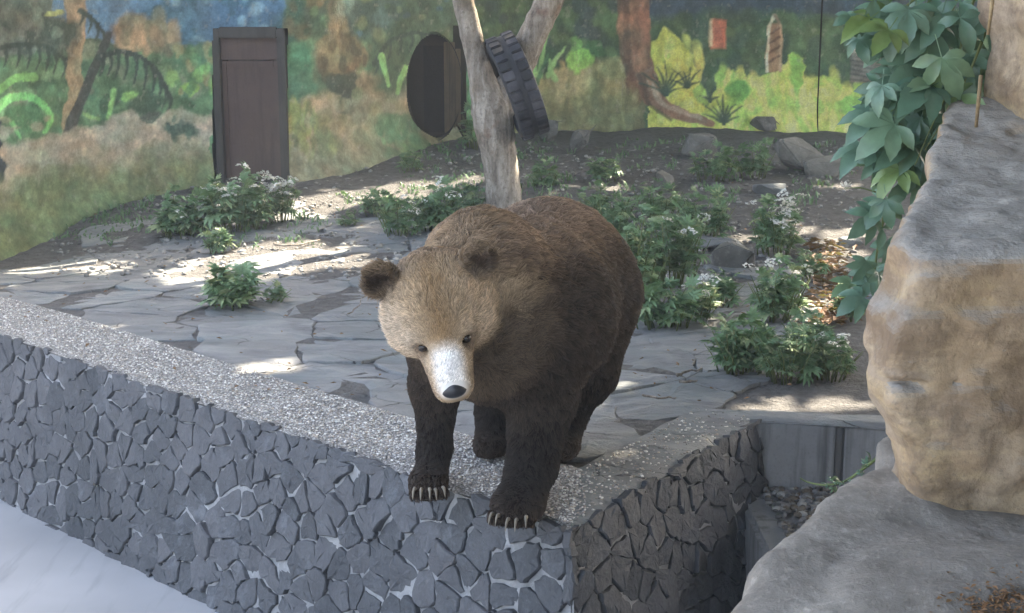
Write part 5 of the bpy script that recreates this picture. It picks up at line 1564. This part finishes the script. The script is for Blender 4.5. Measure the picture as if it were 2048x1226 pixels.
# sparse low weeds and blades over the back of the yard
V = []; F = []
for _ in range(900):
    px, py = random.uniform(640, 1730), random.uniform(280, 470)
    if random.random() < .35: px, py = random.uniform(120, 640), random.uniform(385, 500)
    if fbm(px/90, py/45, 0, 71, 2).item() < .50: continue
    p = ground(px, py)
    for q_ in range(7):
        a = random.uniform(0, 6.28); h_ = random.uniform(.02, .075); l_ = random.uniform(.3, 1.0)*h_; w_ = random.uniform(.004, .010)
        d_ = Vector((math.cos(a), math.sin(a), 0)); n_ = Vector((-d_.y, d_.x, 0))*w_; o_ = p+Vector((random.gauss(0, .03), random.gauss(0, .03), -.003))
        b_ = len(V); V += [o_-n_*.5, o_+n_*.5, o_+d_*l_*.6+n_+Vector((0, 0, h_*.8)), o_+d_*l_*1.2+Vector((0, 0, h_)), o_+d_*l_*.6-n_+Vector((0, 0, h_*.8))]; F += [(b_, b_+1, b_+2, b_+4), (b_+4, b_+2, b_+3)]
tag(link('weeds', mesh('weeds', V, F), None, M['herb']), 'sparse low weeds dotted over the bare soil of the yard', 'weeds', kind='stuff')

# ================================================================== CROWNS OVERHEAD (out of the picture; they shade the yard and let spots of sun through)
SPOTS = [(530, 515, .32), (590, 522, .34), (640, 410, .30), (690, 404, .25), (820, 384, .28), (150, 532, .20), (235, 532, .22), (392, 560, .22),
         (60, 540, .10), (455, 575, .16), (575, 728, .15), (460, 400, .26), (565, 410, .24), (1500, 470, .14), (1600, 455, .16), (1695, 470, .22), (1705, 500, .2), (1650, 530, .2),
         (1660, 610, .2), (1640, 640, .16), (1545, 380, .16), (1690, 372, .10), (960, 360, .12), (1240, 372, .12), (1390, 640, .10), (1690, 800, .12), (1560, 805, .10)]
TGT = [(ground(a, b) + Vector((0, 0, .12)), r) for a, b, r in SPOTS]
TGT += [(at_y(1752, 780, 3.35), .10), (at_y(1765, 830, 3.35), .10), (at_y(935, 20, yT), .12), (at_y(1000, 320, yT), .10)]
trees = [('forked', tree, Vector((base.x, base.y, 0)))]
for i, (x, y, lab) in enumerate(((-9.5, 12.5, 'tall shade tree outside the wall beyond the ferns'), (-4.5, 19.5, 'tall shade tree behind the painted wall and brown door'), (4.5, 21.0, 'tall shade tree behind the yellow painted panels'), (8.5, 7.0, 'unseen shade tree beyond the sandstone rock, front crown added to darken the gap'))):
    r_ = tag(empty('shade_tree', (x, y, -1.3)), lab, 'tree')
    pts = [(0, 0, 0), (.1, 0, 2), (-.05, .1, 4), (.1, 0, 6), (.2, .1, 8)]
    link('trunk', tube('trunk', [Vector(p) for p in spline(pts, 20)], [.30-.2*k/19 for k in range(20)], 14, True, .05), r_, M['bark'])
    trees.append(('shade', r_, Vector((x, y, 0))))
NL = 31000
cx = rng.uniform(-2.6, 10.5, NL); cy = rng.uniform(6.3, 24, NL); cz = rng.uniform(4.6, 8.2, NL)
NR = 30000; cx = np.r_[cx, rng.uniform(-.6, 9.5, NR)]; cy = np.r_[cy, rng.uniform(-8, 6.3, NR)]; cz = np.r_[cz, rng.uniform(3.9, 7.5, NR)]  # extra unseen leaves overhead in front, added to darken the gap wall
cl_ = fbm(cx*.7, cy*.7, cz*.7, 77, 3); keepm = cl_ > .36
LP = np.stack([cx, cy, cz], 1)[keepm]
sun = np.array(SUN)
for t, r in TGT:
    dlt = LP - np.array(t); al = dlt@sun; dist = np.linalg.norm(dlt - al[:, None]*sun, axis=1)
    LP = LP[dist > r*.55 + (.14 if r < .28 else (.40 if r > .31 else .26))]
own = np.argmin(np.stack([np.hypot(LP[:, 0]-t[2].x, LP[:, 1]-t[2].y)*(.8 if i == 0 else 1) for i, t in enumerate(trees)], 1), axis=1)
for i, (nm, rt, c) in enumerate(trees):
    q = LP[own == i]; n = len(q)
    if n == 0: continue
    a = rng.normal(0, 1, (n, 3)); a /= np.linalg.norm(a, axis=1)[:, None]; bz = np.cross(a, rng.normal(0, 1, (n, 3))); bz /= np.linalg.norm(bz, axis=1)[:, None]
    s = rng.uniform(.17, .30, (n, 1))
    V = np.stack([q-a*s, q+bz*s*.6, q+a*s*1.2, q-bz*s*.6], 1).reshape(-1, 3) - np.array(rt.location)
    o = link('crown', fast_mesh('crown', V, np.arange(4*n).reshape(n, 4), False), rt, M['canopy']); o['kind'] = 'stuff'

# ================================================================== scattering box added to imitate the pale veil of viewing glass
hz = bpy.data.materials.new('veil_volume'); hz.use_nodes = True; t_ = hz.node_tree
t_.nodes.remove(t_.nodes['Principled BSDF'])
pv = t_.nodes.new('ShaderNodeVolumePrincipled'); pv.inputs['Density'].default_value = .0048; pv.inputs['Color'].default_value = (.93, .94, .95, 1)
t_.links.new(pv.outputs[0], t_.nodes['Material Output'].inputs['Volume'])
hb = link('veil_box', box_mesh('veil_box', 60, 60, 12.6, 0), None, hz, (0, 8, 3.9)); tag(hb, 'scattering volume added to imitate the pale veil of the glass', 'veil_box', kind='stuff')
